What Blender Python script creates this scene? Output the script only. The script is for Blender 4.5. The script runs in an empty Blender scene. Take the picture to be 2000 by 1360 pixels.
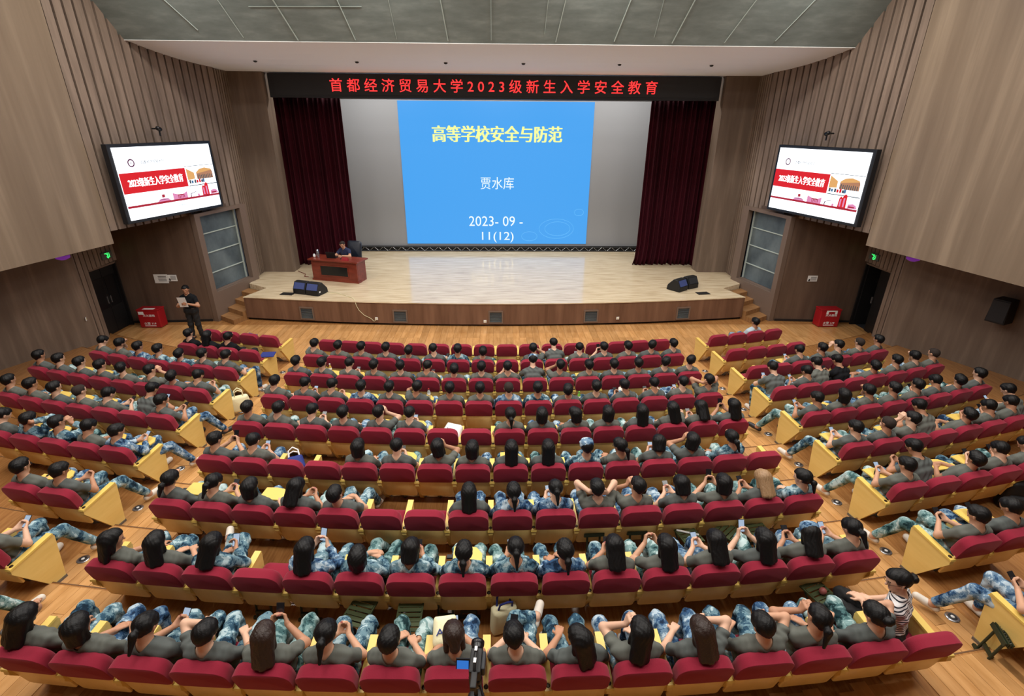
import bpy, math, random
import numpy as np
from mathutils import Vector, Matrix
random.seed(7); np.random.seed(7)
V=Vector; R=math.radians
sc=bpy.context.scene
col=sc.collection
# ------------------------------------------------------------ camera
CAMX,CAMH=0.1434,5.929
PITCH,YAW,ROLL=0.412608,0.022771,0.0072866
fw=np.array([math.sin(YAW)*math.cos(PITCH),math.cos(YAW)*math.cos(PITCH),-math.sin(PITCH)])
rt0=np.array([math.cos(YAW),-math.sin(YAW),0.]); up0=np.cross(rt0,fw)
rt=math.cos(ROLL)*rt0+math.sin(ROLL)*up0; up=-math.sin(ROLL)*rt0+math.cos(ROLL)*up0
cd=bpy.data.cameras.new('camera'); cam=bpy.data.objects.new('camera',cd); col.objects.link(cam)
cd.sensor_width=36; cd.lens=18.0; cd.clip_start=.05; cd.clip_end=200
cam.matrix_world=Matrix([[rt[0],up[0],-fw[0],CAMX],[rt[1],up[1],-fw[1],0],[rt[2],up[2],-fw[2],CAMH],[0,0,0,1]])
sc.camera=cam
# ------------------------------------------------------------ world, lights, exposure
w=bpy.data.worlds.new('world'); sc.world=w; w.use_nodes=True
w.node_tree.nodes['Background'].inputs[0].default_value=(.8,.85,.95,1)
w.node_tree.nodes['Background'].inputs[1].default_value=.05
sc.view_settings.view_transform='Standard'; sc.view_settings.look='None'
sc.view_settings.gamma=1; sc.view_settings.use_curve_mapping=False
sc.view_settings.exposure=0.22
def area(name,loc,size,power,color=(1,.965,.91),rot=(0,0,0),spread=170):
    l=bpy.data.lights.new(name,'AREA'); l.shape='RECTANGLE'; l.size,l.size_y=size; l.energy=power; l.color=color; l.spread=R(spread)
    o=bpy.data.objects.new(name,l); col.objects.link(o); o.location=loc; o.rotation_euler=rot; return o
for x in (-7.2,-2.4,2.4,7.2):                       # four lines of hall ceiling lights
    for y in (2.6,6.0,9.4,12.7):
        area('hall_ceiling_light',(x,y,9.85),(2.4,.7),132)
for x in (-4.6,0,4.6):                              # work lights above the stage
    area('stage_light',(x,20.6,8.3),(3.2,.6),165,(1,.965,.91))
# ------------------------------------------------------------ materials
MAT={}
def srgb(r,g,b):
    f=lambda c:(c/255/12.92) if c/255<=.04045 else ((c/255+.055)/1.055)**2.4
    return (f(r),f(g),f(b),1)
def base(name):
    m=bpy.data.materials.new(name); m.use_nodes=True; nt=m.node_tree
    MAT[name]=m; return m,nt,nt.nodes['Principled BSDF']
def plain(name,c,rough=.5,metal=0,spec=.5,bump=0,bscale=60):
    m,nt,b=base(name); b.inputs['Base Color'].default_value=c; b.inputs['Roughness'].default_value=rough
    b.inputs['Metallic'].default_value=metal; b.inputs['Specular IOR Level'].default_value=spec
    if bump:
        n=nt.nodes.new('ShaderNodeTexNoise'); n.inputs['Scale'].default_value=bscale; n.inputs['Detail'].default_value=3
        t=nt.nodes.new('ShaderNodeTexCoord'); nt.links.new(t.outputs['Object'],n.inputs['Vector'])
        k=nt.nodes.new('ShaderNodeBump'); k.inputs['Strength'].default_value=bump; k.inputs['Distance'].default_value=.01
        nt.links.new(n.outputs[0],k.inputs['Height']); nt.links.new(k.outputs[0],b.inputs['Normal'])
    return m
def emit(name,c,s):
    m,nt,b=base(name); b.inputs['Base Color'].default_value=(0,0,0,1); b.inputs['Emission Color'].default_value=c; b.inputs['Emission Strength'].default_value=s
    return m
def wood(name,c1,c2,scale=(1,1,1),nscale=3,rough=.45,detail=4,rand=0,spec=.4,c3=None,coat=0):
    m,nt,b=base(name); N=nt.nodes; L=nt.links
    t=N.new('ShaderNodeTexCoord'); mp=N.new('ShaderNodeMapping'); mp.inputs['Scale'].default_value=scale
    L.new(t.outputs['Object'],mp.inputs[0]); n=N.new('ShaderNodeTexNoise'); n.inputs['Scale'].default_value=nscale; n.inputs['Detail'].default_value=detail
    n.inputs['Roughness'].default_value=.6
    oi=N.new('ShaderNodeObjectInfo')
    ad=N.new('ShaderNodeVectorMath'); ad.operation='ADD'; L.new(mp.outputs[0],ad.inputs[0])
    sc_=N.new('ShaderNodeMath'); sc_.operation='MULTIPLY'; sc_.inputs[1].default_value=37 if rand else 0; L.new(oi.outputs['Random'],sc_.inputs[0]); L.new(sc_.outputs[0],ad.inputs[1])
    L.new(ad.outputs[0],n.inputs['Vector'])
    cr=N.new('ShaderNodeValToRGB'); cr.color_ramp.elements[0].position=.32; cr.color_ramp.elements[1].position=.68
    cr.color_ramp.elements[0].color=c1; cr.color_ramp.elements[1].color=c2
    if c3: e=cr.color_ramp.elements.new(.52); e.color=c3
    L.new(n.outputs[0],cr.inputs[0])
    if rand:
        h=N.new('ShaderNodeHueSaturation'); ma=N.new('ShaderNodeMapRange'); ma.inputs[3].default_value=1-rand; ma.inputs[4].default_value=1+rand
        L.new(oi.outputs['Random'],ma.inputs[0]); L.new(ma.outputs[0],h.inputs['Value']); L.new(cr.outputs[0],h.inputs['Color']); L.new(h.outputs[0],b.inputs['Base Color'])
    else: L.new(cr.outputs[0],b.inputs['Base Color'])
    b.inputs['Roughness'].default_value=rough; b.inputs['Specular IOR Level'].default_value=spec
    if coat: b.inputs['Coat Weight'].default_value=coat; b.inputs['Coat Roughness'].default_value=.12
    return m
def camo(name,cols,scale=7.5):
    m,nt,b=base(name); N=nt.nodes; L=nt.links
    t=N.new('ShaderNodeTexCoord'); oi=N.new('ShaderNodeObjectInfo'); k=N.new('ShaderNodeMath'); k.operation='MULTIPLY'; k.inputs[1].default_value=61; L.new(oi.outputs['Random'],k.inputs[0])
    ad=N.new('ShaderNodeVectorMath'); ad.operation='ADD'; L.new(t.outputs['Object'],ad.inputs[0]); L.new(k.outputs[0],ad.inputs[1])
    n=N.new('ShaderNodeTexNoise'); n.inputs['Scale'].default_value=scale; n.inputs['Detail'].default_value=6; n.inputs['Roughness'].default_value=.66; n.inputs['Distortion'].default_value=.4
    L.new(ad.outputs[0],n.inputs['Vector']); cr=N.new('ShaderNodeValToRGB'); cr.color_ramp.interpolation='CONSTANT'
    e=cr.color_ramp.elements; e[0].position=0; e[0].color=cols[0]; e[1].position=.41; e[1].color=cols[1]
    for p,c in ((.475,cols[2]),(.56,cols[3])): x=e.new(p); x.color=c
    L.new(n.outputs[0],cr.inputs[0]); L.new(cr.outputs[0],b.inputs['Base Color']); b.inputs['Roughness'].default_value=.85; b.inputs['Specular IOR Level'].default_value=.15
    return m
m_=plain('seat_red',(.235,.0135,.032,1),.85,spec=.15,bump=.25,bscale=220); b_=m_.node_tree.nodes['Principled BSDF']; b_.inputs['Sheen Weight'].default_value=.35; b_.inputs['Sheen Tint'].default_value=(.9,.35,.4,1)
wood('seat_wood',srgb(222,188,108),srgb(230,198,120),(1,1,5),2,.4,spec=.4)
wood('seat_board',srgb(230,196,122),srgb(240,208,138),(3,1,1),2,.4,spec=.4)
plain('tablet_yellow',srgb(226,194,100),.4)
plain('bracket',srgb(120,122,126),.4,.8)
plain('plate_dark',srgb(58,46,26),.35,.5)
wood('floor_plank',srgb(176,128,76),srgb(204,156,102),(3,.5,1),3,.2,rand=.15,spec=.5)
wood('floor_base',srgb(146,98,54),srgb(174,124,74),(8,.6,1),4,.22,spec=.5)
plain('floor_gap',srgb(104,70,38),.6)
wood('stage_floor',srgb(178,156,122),srgb(228,212,182),(.22,3.4,1),5,.13,detail=5,c3=srgb(214,196,164),spec=.6)
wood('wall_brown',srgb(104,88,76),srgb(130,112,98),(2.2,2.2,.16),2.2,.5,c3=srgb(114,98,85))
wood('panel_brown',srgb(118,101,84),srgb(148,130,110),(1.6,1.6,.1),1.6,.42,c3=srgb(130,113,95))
wood('slat_brown',srgb(112,96,84),srgb(142,124,110),(3,3,.3),2,.45,rand=.05)
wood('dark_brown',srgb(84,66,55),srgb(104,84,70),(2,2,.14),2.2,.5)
wood('stage_face',srgb(98,70,54),srgb(126,94,74),(2.6,1,.2),1.6,.42)
wood('step_wood',srgb(130,92,56),srgb(160,118,76),(1,6,1),3,.4)
plain('groove',srgb(46,36,32),.8)
plain('black',srgb(14,14,16),.55); plain('black_gloss',srgb(16,17,20),.28); plain('charcoal',srgb(38,40,44),.6)
plain('toe_black',srgb(20,14,12),.7)
plain('white_paint',srgb(236,239,250),.75); plain('white',srgb(232,232,230),.5)
plain('cream',srgb(222,216,176),.8); plain('grey_screen',srgb(150,152,156),.85)
wood('net_grey',srgb(112,122,119),srgb(138,148,145),(.6,1.2,2.5),2.2,.8,detail=6,c3=srgb(124,134,131))
plain('net_seam',srgb(172,184,178),.7)
wood('gauze',srgb(66,76,82),srgb(104,116,120),(1,1,.8),1.2,.45,detail=5)
plain('frame_brown',srgb(112,94,82),.5)
wood('curtain',(.03,.002,.006,1),(.05,.003,.009,1),(1,1,.05),3,.75,spec=.15)
plain('led_case',srgb(24,26,31),.45); plain('banner_face',srgb(34,36,40),.6)
emit('led_red',(1,.03,.03,1),1.6); emit('exit_green',(.05,1,.18,1),1.2); plain('exit_box',srgb(92,100,96),.5)
emit('slide_blue',srgb(66,158,234),.92); emit('slide_yellow',srgb(232,240,150),1.0); emit('slide_white',srgb(226,240,248),1.0)
emit('slide_ring',srgb(96,180,240),.95)
emit('led_white',(.9,.94,1,1),1.9); emit('led_band',srgb(206,20,30),1.0); emit('led_line',srgb(168,26,46),.9); emit('led_pink',srgb(224,140,184),.9)
emit('led_orange',srgb(214,160,96),1.0); emit('led_brick',srgb(170,120,90),1.0); emit('led_greydark',srgb(70,78,84),1.0); emit('led_blue',srgb(70,110,150),1.0); emit('led_text',(1,1,1,1),1.6); emit('led_plum',srgb(90,40,70),1.0)
emit('purple_glow',srgb(150,60,180),.3)
emit('phone_lit',srgb(180,200,225),.7); emit('phone_blue',srgb(50,120,210),.75); plain('phone_dark',srgb(22,24,30),.2)
wood('desk_red',srgb(104,40,28),srgb(132,56,40),(.6,3,3),3,.3,spec=.5)
plain('leather',srgb(30,36,48),.35); plain('steel',srgb(186,190,196),.25,.9); plain('speaker_grille',srgb(62,76,130),.6)
plain('fire_red',srgb(158,20,30),.4); plain('stool_green',srgb(66,76,44),.6); plain('stool_dark',srgb(42,50,34),.45,.2)
plain('tote',srgb(236,230,190),.85,bump=.2); plain('tote_white',srgb(226,226,222),.85); plain('ink_blue',srgb(34,48,120),.8)
plain('skin',srgb(198,152,124),.55,spec=.3); plain('skin_b',srgb(182,134,106),.55,spec=.3); plain('skin_c',srgb(212,170,144),.55,spec=.3)
plain('eye',srgb(24,18,16),.4); plain('lip',srgb(160,88,82),.5)
plain('hair_black',srgb(9,8,9),.5,spec=.28,bump=.3,bscale=120); plain('hair_brown',srgb(44,30,24),.42,spec=.35,bump=.5,bscale=90); plain('hair_buzz',srgb(48,40,36),.8,spec=.2); plain('hair_light',srgb(150,118,84),.5,bump=.5,bscale=90)
plain('tee',srgb(100,103,97),.9,spec=.15); plain('tee_b',srgb(90,95,93),.9,spec=.15); plain('tee_black',srgb(24,25,28),.9,spec=.15); plain('shirt_light',srgb(176,192,202),.85); plain('shirt_navy',srgb(30,40,74),.85)
plain('trouser_black',srgb(18,18,20),.85); plain('shoe_white',srgb(214,206,194),.6); plain('shoe_black',srgb(28,28,32),.5)
camo('camo_a',[srgb(22,42,58),srgb(48,78,98),srgb(104,134,146),srgb(168,190,196)])
camo('camo_b',[srgb(24,48,52),srgb(66,98,100),srgb(118,148,148),srgb(176,196,196)],6.5)
camo('camo_c',[srgb(24,42,66),srgb(50,80,114),srgb(104,132,156),srgb(174,192,204)],8.5)
def stripes():
    m,nt,b=base('stripes'); N=nt.nodes; L=nt.links
    t=N.new('ShaderNodeTexCoord'); wv=N.new('ShaderNodeTexWave'); wv.bands_direction='Z'; wv.inputs['Scale'].default_value=11.5; wv.inputs['Distortion'].default_value=.7; wv.inputs['Detail'].default_value=1
    L.new(t.outputs['Object'],wv.inputs['Vector']); cr=N.new('ShaderNodeValToRGB'); cr.color_ramp.interpolation='CONSTANT'
    cr.color_ramp.elements[0].color=srgb(28,32,44); cr.color_ramp.elements[1].position=.3; cr.color_ramp.elements[1].color=srgb(232,230,230)
    L.new(wv.outputs[0],cr.inputs[0]); L.new(cr.outputs[0],b.inputs['Base Color']); b.inputs['Roughness'].default_value=.85
stripes()
# ------------------------------------------------------------ object helpers
def tag(o,label=None,cat=None,group=None,kind=None):
    if label: o['label']=label
    if cat: o['category']=cat
    if group: o['group']=group
    if kind: o['kind']=kind
    return o
def link(name,data,parent=None,loc=None,rot=None):
    o=bpy.data.objects.new(name,data); col.objects.link(o)
    if parent is not None: o.parent=parent
    if loc is not None: o.location=loc
    if rot is not None: o.rotation_euler=rot
    return o
def empty(name,loc=(0,0,0),rz=0,rot=None):
    o=link(name,None,None,loc,rot if rot else (0,0,rz)); o.empty_display_size=.1; return o
class MB:
    def __init__(s): s.v=[]; s.f=[]; s.m=[]; s.sm=[]; s.mats=[]
    def _mi(s,m):
        if m not in s.mats: s.mats.append(m)
        return s.mats.index(m)
    def add(s,v,f,m='x',smooth=False):
        b=len(s.v); s.v+= [tuple(p) for p in v]; k=s._mi(m)
        for q in f: s.f.append([b+i for i in q]); s.m.append(k); s.sm.append(smooth)
        return s
    def box(s,c,d,m='x',M=None,taper=None):
        hx,hy,hz=d[0]/2,d[1]/2,d[2]/2
        vs=[V((x*hx,y*hy,z*hz)) for z in(-1,1) for y in(-1,1) for x in(-1,1)]
        if taper: vs=[V((p.x*(taper if p.z>0 else 1),p.y*(taper if p.z>0 else 1),p.z)) for p in vs]
        vs=[((M@p) if M else p)+V(c) for p in vs]
        return s.add(vs,[(0,2,3,1),(4,5,7,6),(0,1,5,4),(2,6,7,3),(0,4,6,2),(1,3,7,5)],m)
    def prism(s,poly,axis,a,b,m='x'):
        # poly: 2D points; axis 'x': (y,z), 'y': (x,z), 'z': (x,y)
        def P(p,t): return {'x':(t,p[0],p[1]),'y':(p[0],t,p[1]),'z':(p[0],p[1],t)}[axis]
        n=len(poly); vs=[P(p,a) for p in poly]+[P(p,b) for p in poly]
        fs=[tuple(range(n)),tuple(range(2*n-1,n-1,-1))]+[(i,i+n,(i+1)%n+n,(i+1)%n) for i in range(n)]
        return s.add(vs,fs,m)
    def tube(s,pts,r,n=8,m='x',caps=True,smooth=True):
        pts=[V(p) for p in pts]; rs=r if isinstance(r,(list,tuple)) else [r]*len(pts)
        vs=[]; prev=None
        for i,p in enumerate(pts):
            d=(pts[min(i+1,len(pts)-1)]-pts[max(i-1,0)]).normalized()
            if prev is None:
                a=d.orthogonal().normalized()
            else:
                a=(prev-d*prev.dot(d)); a=a.normalized() if a.length>1e-6 else d.orthogonal().normalized()
            prev=a; b=d.cross(a)
            for k in range(n):
                t=2*math.pi*k/n; vs.append(p+(a*math.cos(t)+b*math.sin(t))*rs[i])
        fs=[]
        for i in range(len(pts)-1):
            for k in range(n): fs.append((i*n+k,i*n+(k+1)%n,(i+1)*n+(k+1)%n,(i+1)*n+k))
        s.add(vs,fs,m,smooth)
        if caps: s.add(vs[:n],[tuple(range(n))[::-1]],m); s.add(vs[-n:],[tuple(range(n))],m)
        return s
    def lathe(s,prof,n=20,m='x',M=None,smooth=True):
        vs=[];fs=[]
        for (r,z) in prof:
            for k in range(n):
                t=2*math.pi*k/n; p=V((r*math.cos(t),r*math.sin(t),z)); vs.append(M@p if M else p)
        for i in range(len(prof)-1):
            for k in range(n): fs.append((i*n+k,i*n+(k+1)%n,(i+1)*n+(k+1)%n,(i+1)*n+k))
        fs.append(tuple(range(n))[::-1]); fs.append(tuple(range((len(prof)-1)*n,len(prof)*n)))
        return s.add(vs,fs,m,smooth)
    def mesh(s,name,mats=None):
        me=bpy.data.meshes.new(name); me.from_pydata(s.v,[],s.f)
        for m in (mats or s.mats): me.materials.append(MAT[m] if m in MAT else None)
        me.polygons.foreach_set('material_index',s.m); me.polygons.foreach_set('use_smooth',s.sm); me.update(); return me
    def build(s,name,parent=None,mat=None,loc=None,rot=None,bevel=0):
        me=s.mesh(name,[mat] if mat else None)
        o=link(name,me,parent,loc,rot)
        if bevel:
            b=o.modifiers.new('bevel','BEVEL'); b.width=bevel; b.segments=2; b.limit_method='ANGLE'
        return o
def struct(o): o['kind']='structure'; return o
def wallbox(mb,p0,p1,z0,z1,t,m):     # wall slab between two plan points; thickness t to the left of p0->p1
    d=(V((p1[0]-p0[0],p1[1]-p0[1],0))).normalized(); n=V((-d.y,d.x,0))*t
    a,b=V((p0[0],p0[1],0)),V((p1[0],p1[1],0))
    vs=[a+V((0,0,z0)),b+V((0,0,z0)),b+n+V((0,0,z0)),a+n+V((0,0,z0)),a+V((0,0,z1)),b+V((0,0,z1)),b+n+V((0,0,z1)),a+n+V((0,0,z1))]
    return mb.add(vs,[(0,3,2,1),(4,5,6,7),(0,1,5,4),(1,2,6,5),(2,3,7,6),(3,0,4,7)],m)
def text_mesh(body,size=1,offset=0,name='lettering'):
    c=bpy.data.curves.new('t','FONT'); c.body=body; c.size=size; c.align_x='CENTER'; c.align_y='CENTER'; c.offset=offset; c.extrude=.002*size; c.resolution_u=3
    o=bpy.data.objects.new('t',c); col.objects.link(o); bpy.context.view_layer.update()
    dg=bpy.context.evaluated_depsgraph_get(); me=bpy.data.meshes.new_from_object(o.evaluated_get(dg)); me.name=name
    bpy.data.objects.remove(o); bpy.data.curves.remove(c); me.materials.clear(); return me
def lettering(body,width,height,mat,parent,M,offset=0,name='lettering'):
    me=text_mesh(body,1,offset,name); xs=[v.co for v in me.vertices]
    x0,x1=min(p.x for p in xs),max(p.x for p in xs); y0,y1=min(p.y for p in xs),max(p.y for p in xs)
    sx=width/(x1-x0) if width else None; sy=height/(y1-y0) if height else sx
    sx=sx or sy
    me.transform(Matrix.Diagonal((sx,sy,1,1))@Matrix.Translation((-(x0+x1)/2,-(y0+y1)/2,0))); me.transform(M); me.materials.append(MAT[mat])
    return link(name,me,parent)
# ============================================================ STRUCTURE
def mirror(mb,s):
    if s<0:
        mb.v=[(-p[0],p[1],p[2]) for p in mb.v]; mb.f=[f[::-1] for f in mb.f]
    return mb
YC=39.146
RR=[27.5256,28.5845,29.6685,30.7618,31.8440,32.9233,33.9975,35.0726,36.1562]   # radius of each row at the top of its backs
RISE=.08; PITCHX=.56; GAP=1.09
def polar(r,a): return (r*math.sin(a),YC-r*math.cos(a))
# --- floor in front of the rows
fl=struct(MB().box((0,5.9,-.1),(33,20.2,.196),'floor_base').build('floor'))
pk={}
def plank_mesh(w_,l_):
    k=(round(w_,3),round(l_,3))
    if k not in pk: pk[k]=MB().box((0,0,0),(w_-.005,l_-.005,.02),'floor_plank').mesh('plank')
    return pk[k]
xx=-11.5; n=0
while xx<11.5:
    cuts=random.choice([(1.65,1.65),(1.1,2.2),(2.2,1.1),(.55,1.65,1.1)]) if abs(xx)<8.1 else random.choice([(1.1,2.2),(2.2,1.1)])
    y=12.1
    for c in cuts:
        link('plank',plank_mesh(.2,c),fl,(xx+.1,y+c/2,0)); y+=c; n+=1
    xx+=.2
# --- stepped platforms under the rows, with boards in both aisles
for i in range(2,11):
    zt=RISE*(i-1); r0=RR[i-2]-.30; r1=(RR[i-1]-.30) if i<10 else 42.5
    amx=.47; N=48; mb=MB(); vs=[];fs=[]
    for k in range(N+1):
        a=-amx+2*amx*k/N
        for r,z in ((r0,zt-.1),(r0,zt),(r1,zt),(r1,zt-.1)):
            p=polar(r,a); vs.append((p[0],p[1],z))
    for k in range(N):
        for j in range(4):
            fs.append((k*4+j,k*4+(j+1)%4,(k+1)*4+(j+1)%4,(k+1)*4+j))
    fs+= [(0,3,2,1),(N*4,N*4+1,N*4+2,N*4+3)]
    o=struct(mb.add(vs,fs,'floor_base').build('floor'))
    # nosing strip along the step edge
    vs=[];fs=[]
    for k in range(N+1):
        a=-amx+2*amx*k/N
        for r,z in ((r0-.003,zt-.02),(r0-.003,zt+.003),(r0+.012,zt+.003)):
            p=polar(r,a); vs.append((p[0],p[1],z))
    for k in range(N):
        for j in range(2): fs.append((k*3+j,k*3+j+1,(k+1)*3+j+1,(k+1)*3+j))
    MB().add(vs,fs,'floor_gap').build('nosing',o)
    for s in (-1,1):
        for c in range(7):
            ss=s*(4.55+.075+.15*c); rm=(r0+.03+min(r1,r0+1.08))/2; ln=min(r1,r0+1.08)-r0-.03
            a=ss/rm; h=ln*random.choice((.35,.5,.65))
            for (cr,l) in ((rm-ln/2+h/2,h),(rm+ln/2-(ln-h)/2,ln-h)):
                p=polar(cr,a); link('plank',plank_mesh(.15,round(l,2)),o,(p[0],p[1],zt-.004),(0,0,a))
    if i==10:
        for c in range(-42,42):
            ss=c*.18+.09
            if 4.5<abs(ss)<5.65: continue
            for cr in (36.6,37.75):
                cr+=random.uniform(-.1,.1); a=ss/36.9; p=polar(cr,a); link('plank',plank_mesh(.18,1.12),o,(p[0],p[1],zt-.004+.001*(cr>37)),(0,0,a))
# --- stage
SZ=.78
lip=[]
for k in range(25):
    x=-8.14+16.28*k/24; lip.append((x,15.25+.67*(x/8.14)**2))
outl=lip+[(7.81,16.87),(8.62,17.41),(8.77,19.0),(9.3,19.3),(9.3,23.0),(-9.3,23.0),(-9.3,19.3),(-8.77,19.0),(-8.62,17.41),(-7.81,16.87)]
stage=tag(MB().prism(outl,'z',.08,SZ,'stage_floor').build('stage_platform'),'raised stage with pale plank floor and brown panelled front','stage',kind='structure')
for k in range(24):
    (xa,ya),(xb,yb)=lip[k],lip[k+1]; mb=MB(); wallbox(mb,(xb,yb),(xa,ya),.08,SZ-.02,.03,'stage_face')
    pn=mb.build('front_panel',stage)
    for p_ in pn.data.vertices: pass
MAT['stage_face'].node_tree.nodes  # panels share one veneer
ed=MB()
for k in range(24):
    (xa,ya),(xb,yb)=lip[k],lip[k+1]; wallbox(ed,(xb,yb-.002),(xa,ya-.002),SZ-.022,SZ+.004,.045,'stage_floor')
ed.build('edge_trim',stage)
MB().prism([(x,y+.06) for x,y in lip]+[(8.0,16.8),(-8.0,16.8)],'z',0,.08,'toe_black').build('toe_kick',stage)
for cx_ in (-6.07,-3.05,-.03,3.0,6.05):
    y=15.25+.67*(cx_/8.14)**2-.032; rz=math.atan(2*.67*cx_/8.14**2)
    vo=tag(empty('floor_vent',(cx_,y,.33),rz),'framed grey air vent in the stage front, '+{-6.07:'leftmost of five',-3.05:'second from left',-.03:'middle one of five',3.0:'fourth from left',6.05:'rightmost of five'}[cx_],'vent',group='vents in the stage front')
    f=MB(); f.box((0,-.012,.19),(.46,.03,.04),'frame_brown').box((0,-.012,-.19),(.46,.03,.04),'frame_brown').box((-.21,-.012,0),(.04,.03,.34),'frame_brown').box((.21,-.012,0),(.04,.03,.34),'frame_brown'); f.build('frame',vo)
    MB().box((0,.005,0),(.38,.012,.34),'charcoal').build('backing',vo)
    for j in range(9): MB().box((0,-.006,-.15+.0375*j),(.38,.01,.018),'gauze',Matrix.Rotation(.4,3,'X')).build('slat',vo)
def plate(name,loc,rz,label,cat,sz=.09):
    o=tag(empty(name,loc,rz),label,cat); MB().box((0,0,0),(sz,.012,sz),'white').build('cover',o,bevel=.004); MB().box((0,-.008,0),(sz*.42,.006,sz*.5),'cream').build('insert',o); return o
for x,z,l in ((-3.82,.23,'white socket in the stage front with a cord plugged in'),(-.37,.19,'white socket beside the middle stage vent'),(3.88,.24,'white socket in the right half of the stage front')):
    y=15.25+.67*(x/8.14)**2-.038; plate('wall_socket',(x,y,z),math.atan(2*.67*x/8.14**2),l,'socket')
# --- stage house: back wall, wings, ceiling
struct(MB().box((0,23.1,4.6),(19,.2,9.2),'black').build('wall_back_stage'))
for s in (-1,1):
    struct(mirror(MB().box((9.4,21.2,4.6),(.2,4.0,9.2),'black'),s).build('wall_wing_'+('left' if s<0 else 'right')))
struct(MB().box((0,21.2,8.6),(19,4.2,.2),'charcoal').build('ceiling'))
# --- side walls
def side_walls(s):
    nm='left' if s<0 else 'right'
    def B(mb,name,parent=None): return mirror(mb,s).build(name,parent)
    # lower outer wall
    mb=MB(); wallbox(mb,(11.35,13.75),(14.9,5.9),-.1,3.4,.2,'wall_brown'); wallbox(mb,(14.9,5.9),(15.6,-4),-.1,3.4,.2,'wall_brown')
    lw=struct(B(mb,'wall_lower_'+nm))
    # wall with the exit door: pieces around the opening
    mb=MB(); d0,d1=14.38,15.45
    xw=lambda y:11.4+.1*(y-13.7)
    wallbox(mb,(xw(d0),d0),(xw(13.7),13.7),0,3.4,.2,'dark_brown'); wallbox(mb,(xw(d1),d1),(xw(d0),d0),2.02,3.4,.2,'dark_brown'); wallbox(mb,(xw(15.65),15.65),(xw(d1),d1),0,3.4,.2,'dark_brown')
    for f in range(len(mb.f)): pass
    # thickness was built inward for this direction: shift outwards
    mb.v=[(p[0]+.2,p[1],p[2]) for p in mb.v]
    dw=struct(B(mb,'wall_door_'+nm))
    me_long=MB().box((0,0,0),(.07,.14,3.2),'slat_brown').mesh('slat'); me_short=MB().box((0,0,0),(.07,.14,1.2),'slat_brown').mesh('slat')
    for k in range(10):
        y=13.78+.195*k
        if y>15.6: break
        if y+.07>d0-.02 and y-.07<d1+.02: link('slat',me_short,dw,(s*(xw(y)+.02),y,2.66))
        else: link('slat',me_long,dw,(s*(xw(y)+.02),y,1.62))
    # door: dark lobby behind, frame, leaf, handle
    dr=tag(empty('door_1' if s<0 else 'door_2',(s*xw(14.9),14.9,0)),('black double exit door with steel handle beside the standing man' if s<0 else 'black exit door standing ajar beside the wall loudspeaker side'),'door',kind='structure')
    x0=s*.1
    lob=MB(); lob.box((s*1.2,0,1.02),(.1,1.2,2.1),'black').box((s*.7,.6,1.02),(1.0,.08,2.1),'black').box((s*.7,-.6,1.02),(1.0,.08,2.1),'black').box((s*.7,0,2.1),(1.0,1.2,.08),'black').box((s*.7,0,-.01),(1.1,1.2,.03),'charcoal'); lob.build('lobby_lining',dr)
    fr=MB(); fr.box((x0,-.53,1.0),(.16,.05,2.02),'black').box((x0,.56,1.0),(.16,.05,2.02),'black').box((x0,.01,2.02),(.16,1.12,.05),'frame_brown'); fr.build('door_frame',dr)
    if s<0:
        for y in (-.26,.28):
            lf=MB().box((x0-.04,y,1.0),(.045,.525,1.96),'black').build('door_leaf',dr)
            MB().box((x0+.0,y+(-.2 if y>0 else .2),1.02),(.03,.03,.22),'steel').build('handle',lf); MB().box((x0-.01,y,1.25),(.012,.44,.9),'black_gloss').build('inset_panel',lf)
    else:
        lf=MB().box((x0+.0,-.27,1.0),(.05,.5,1.96),'black',Matrix.Rotation(-.15,3,'Z')).build('door_leaf',dr); MB().box((x0-.05,-.06,1.02),(.03,.03,.2),'steel').build('handle',lf)
        lf=MB().box((x0+.3,.52,1.0),(.6,.045,1.96),'black').build('door_leaf',dr); MB().box((x0+.45,.48,1.45),(.06,.03,.1),'steel').build('latch',lf); MB().box((x0+.45,.48,.35),(.06,.03,.1),'steel').build('latch',lf)
    # recess wall facing the hall
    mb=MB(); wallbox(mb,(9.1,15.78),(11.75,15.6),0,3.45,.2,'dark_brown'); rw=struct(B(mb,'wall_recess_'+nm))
    mb=MB(); wallbox(mb,(9.2,15.745),(11.6,15.58),0,.07,.02,'toe_black'); struct(B(mb,'baseboard_'+nm))
    # window wall beside the stage stairs
    xl=lambda y:9.15-.2*(y-15.75)
    def WB(mb,y0,y1,z0,z1,t,m,off=0): return wallbox(mb,(xl(y1)+off,y1),(xl(y0)+off,y0),z0,z1,-t,m)
    mb=MB(); WB(mb,15.75,15.95,0,3.4,.16,'frame_brown'); WB(mb,17.75,18.05,0,3.4,.16,'frame_brown'); WB(mb,15.95,17.75,0,.92,.16,'frame_brown'); WB(mb,15.95,17.75,3.3,3.4,.16,'frame_brown')
    ww=struct(B(mb,'wall_window_'+nm))
    me_s=MB().box((0,0,0),(.06,.15,.88),'slat_brown').mesh('slat')
    for k in range(9):
        y=16.02+.2*k; link('slat',me_s,ww,(s*(xl(y)-.03),y,.46),(0,0,s*.197))
    wn=tag(empty('window_1' if s<0 else 'window_2',(s*xl(16.85),16.85,2.1),s*math.atan(.2)),('left' if s<0 else 'right')+' tall window with grey gauze and pale glazing bars above stage stairs','window',kind='structure')
    MB().box((s*.1,0,.02),(.02,1.8,2.36),'gauze').build('pane',wn)
    for z in (-.62,.02,.62): MB().box((s*.08,0,z),(.03,1.78,.03),'net_seam').build('glazing_bar',wn)
    for y in (-.88,.88): MB().box((s*.075,y,.02),(.04,.04,2.36),'net_seam' if y*1>0 else 'frame_brown').build('jamb',wn)
    MB().box((s*.0,0,-1.19),(.16,1.86,.05),'frame_brown').build('sill',wn)
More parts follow.
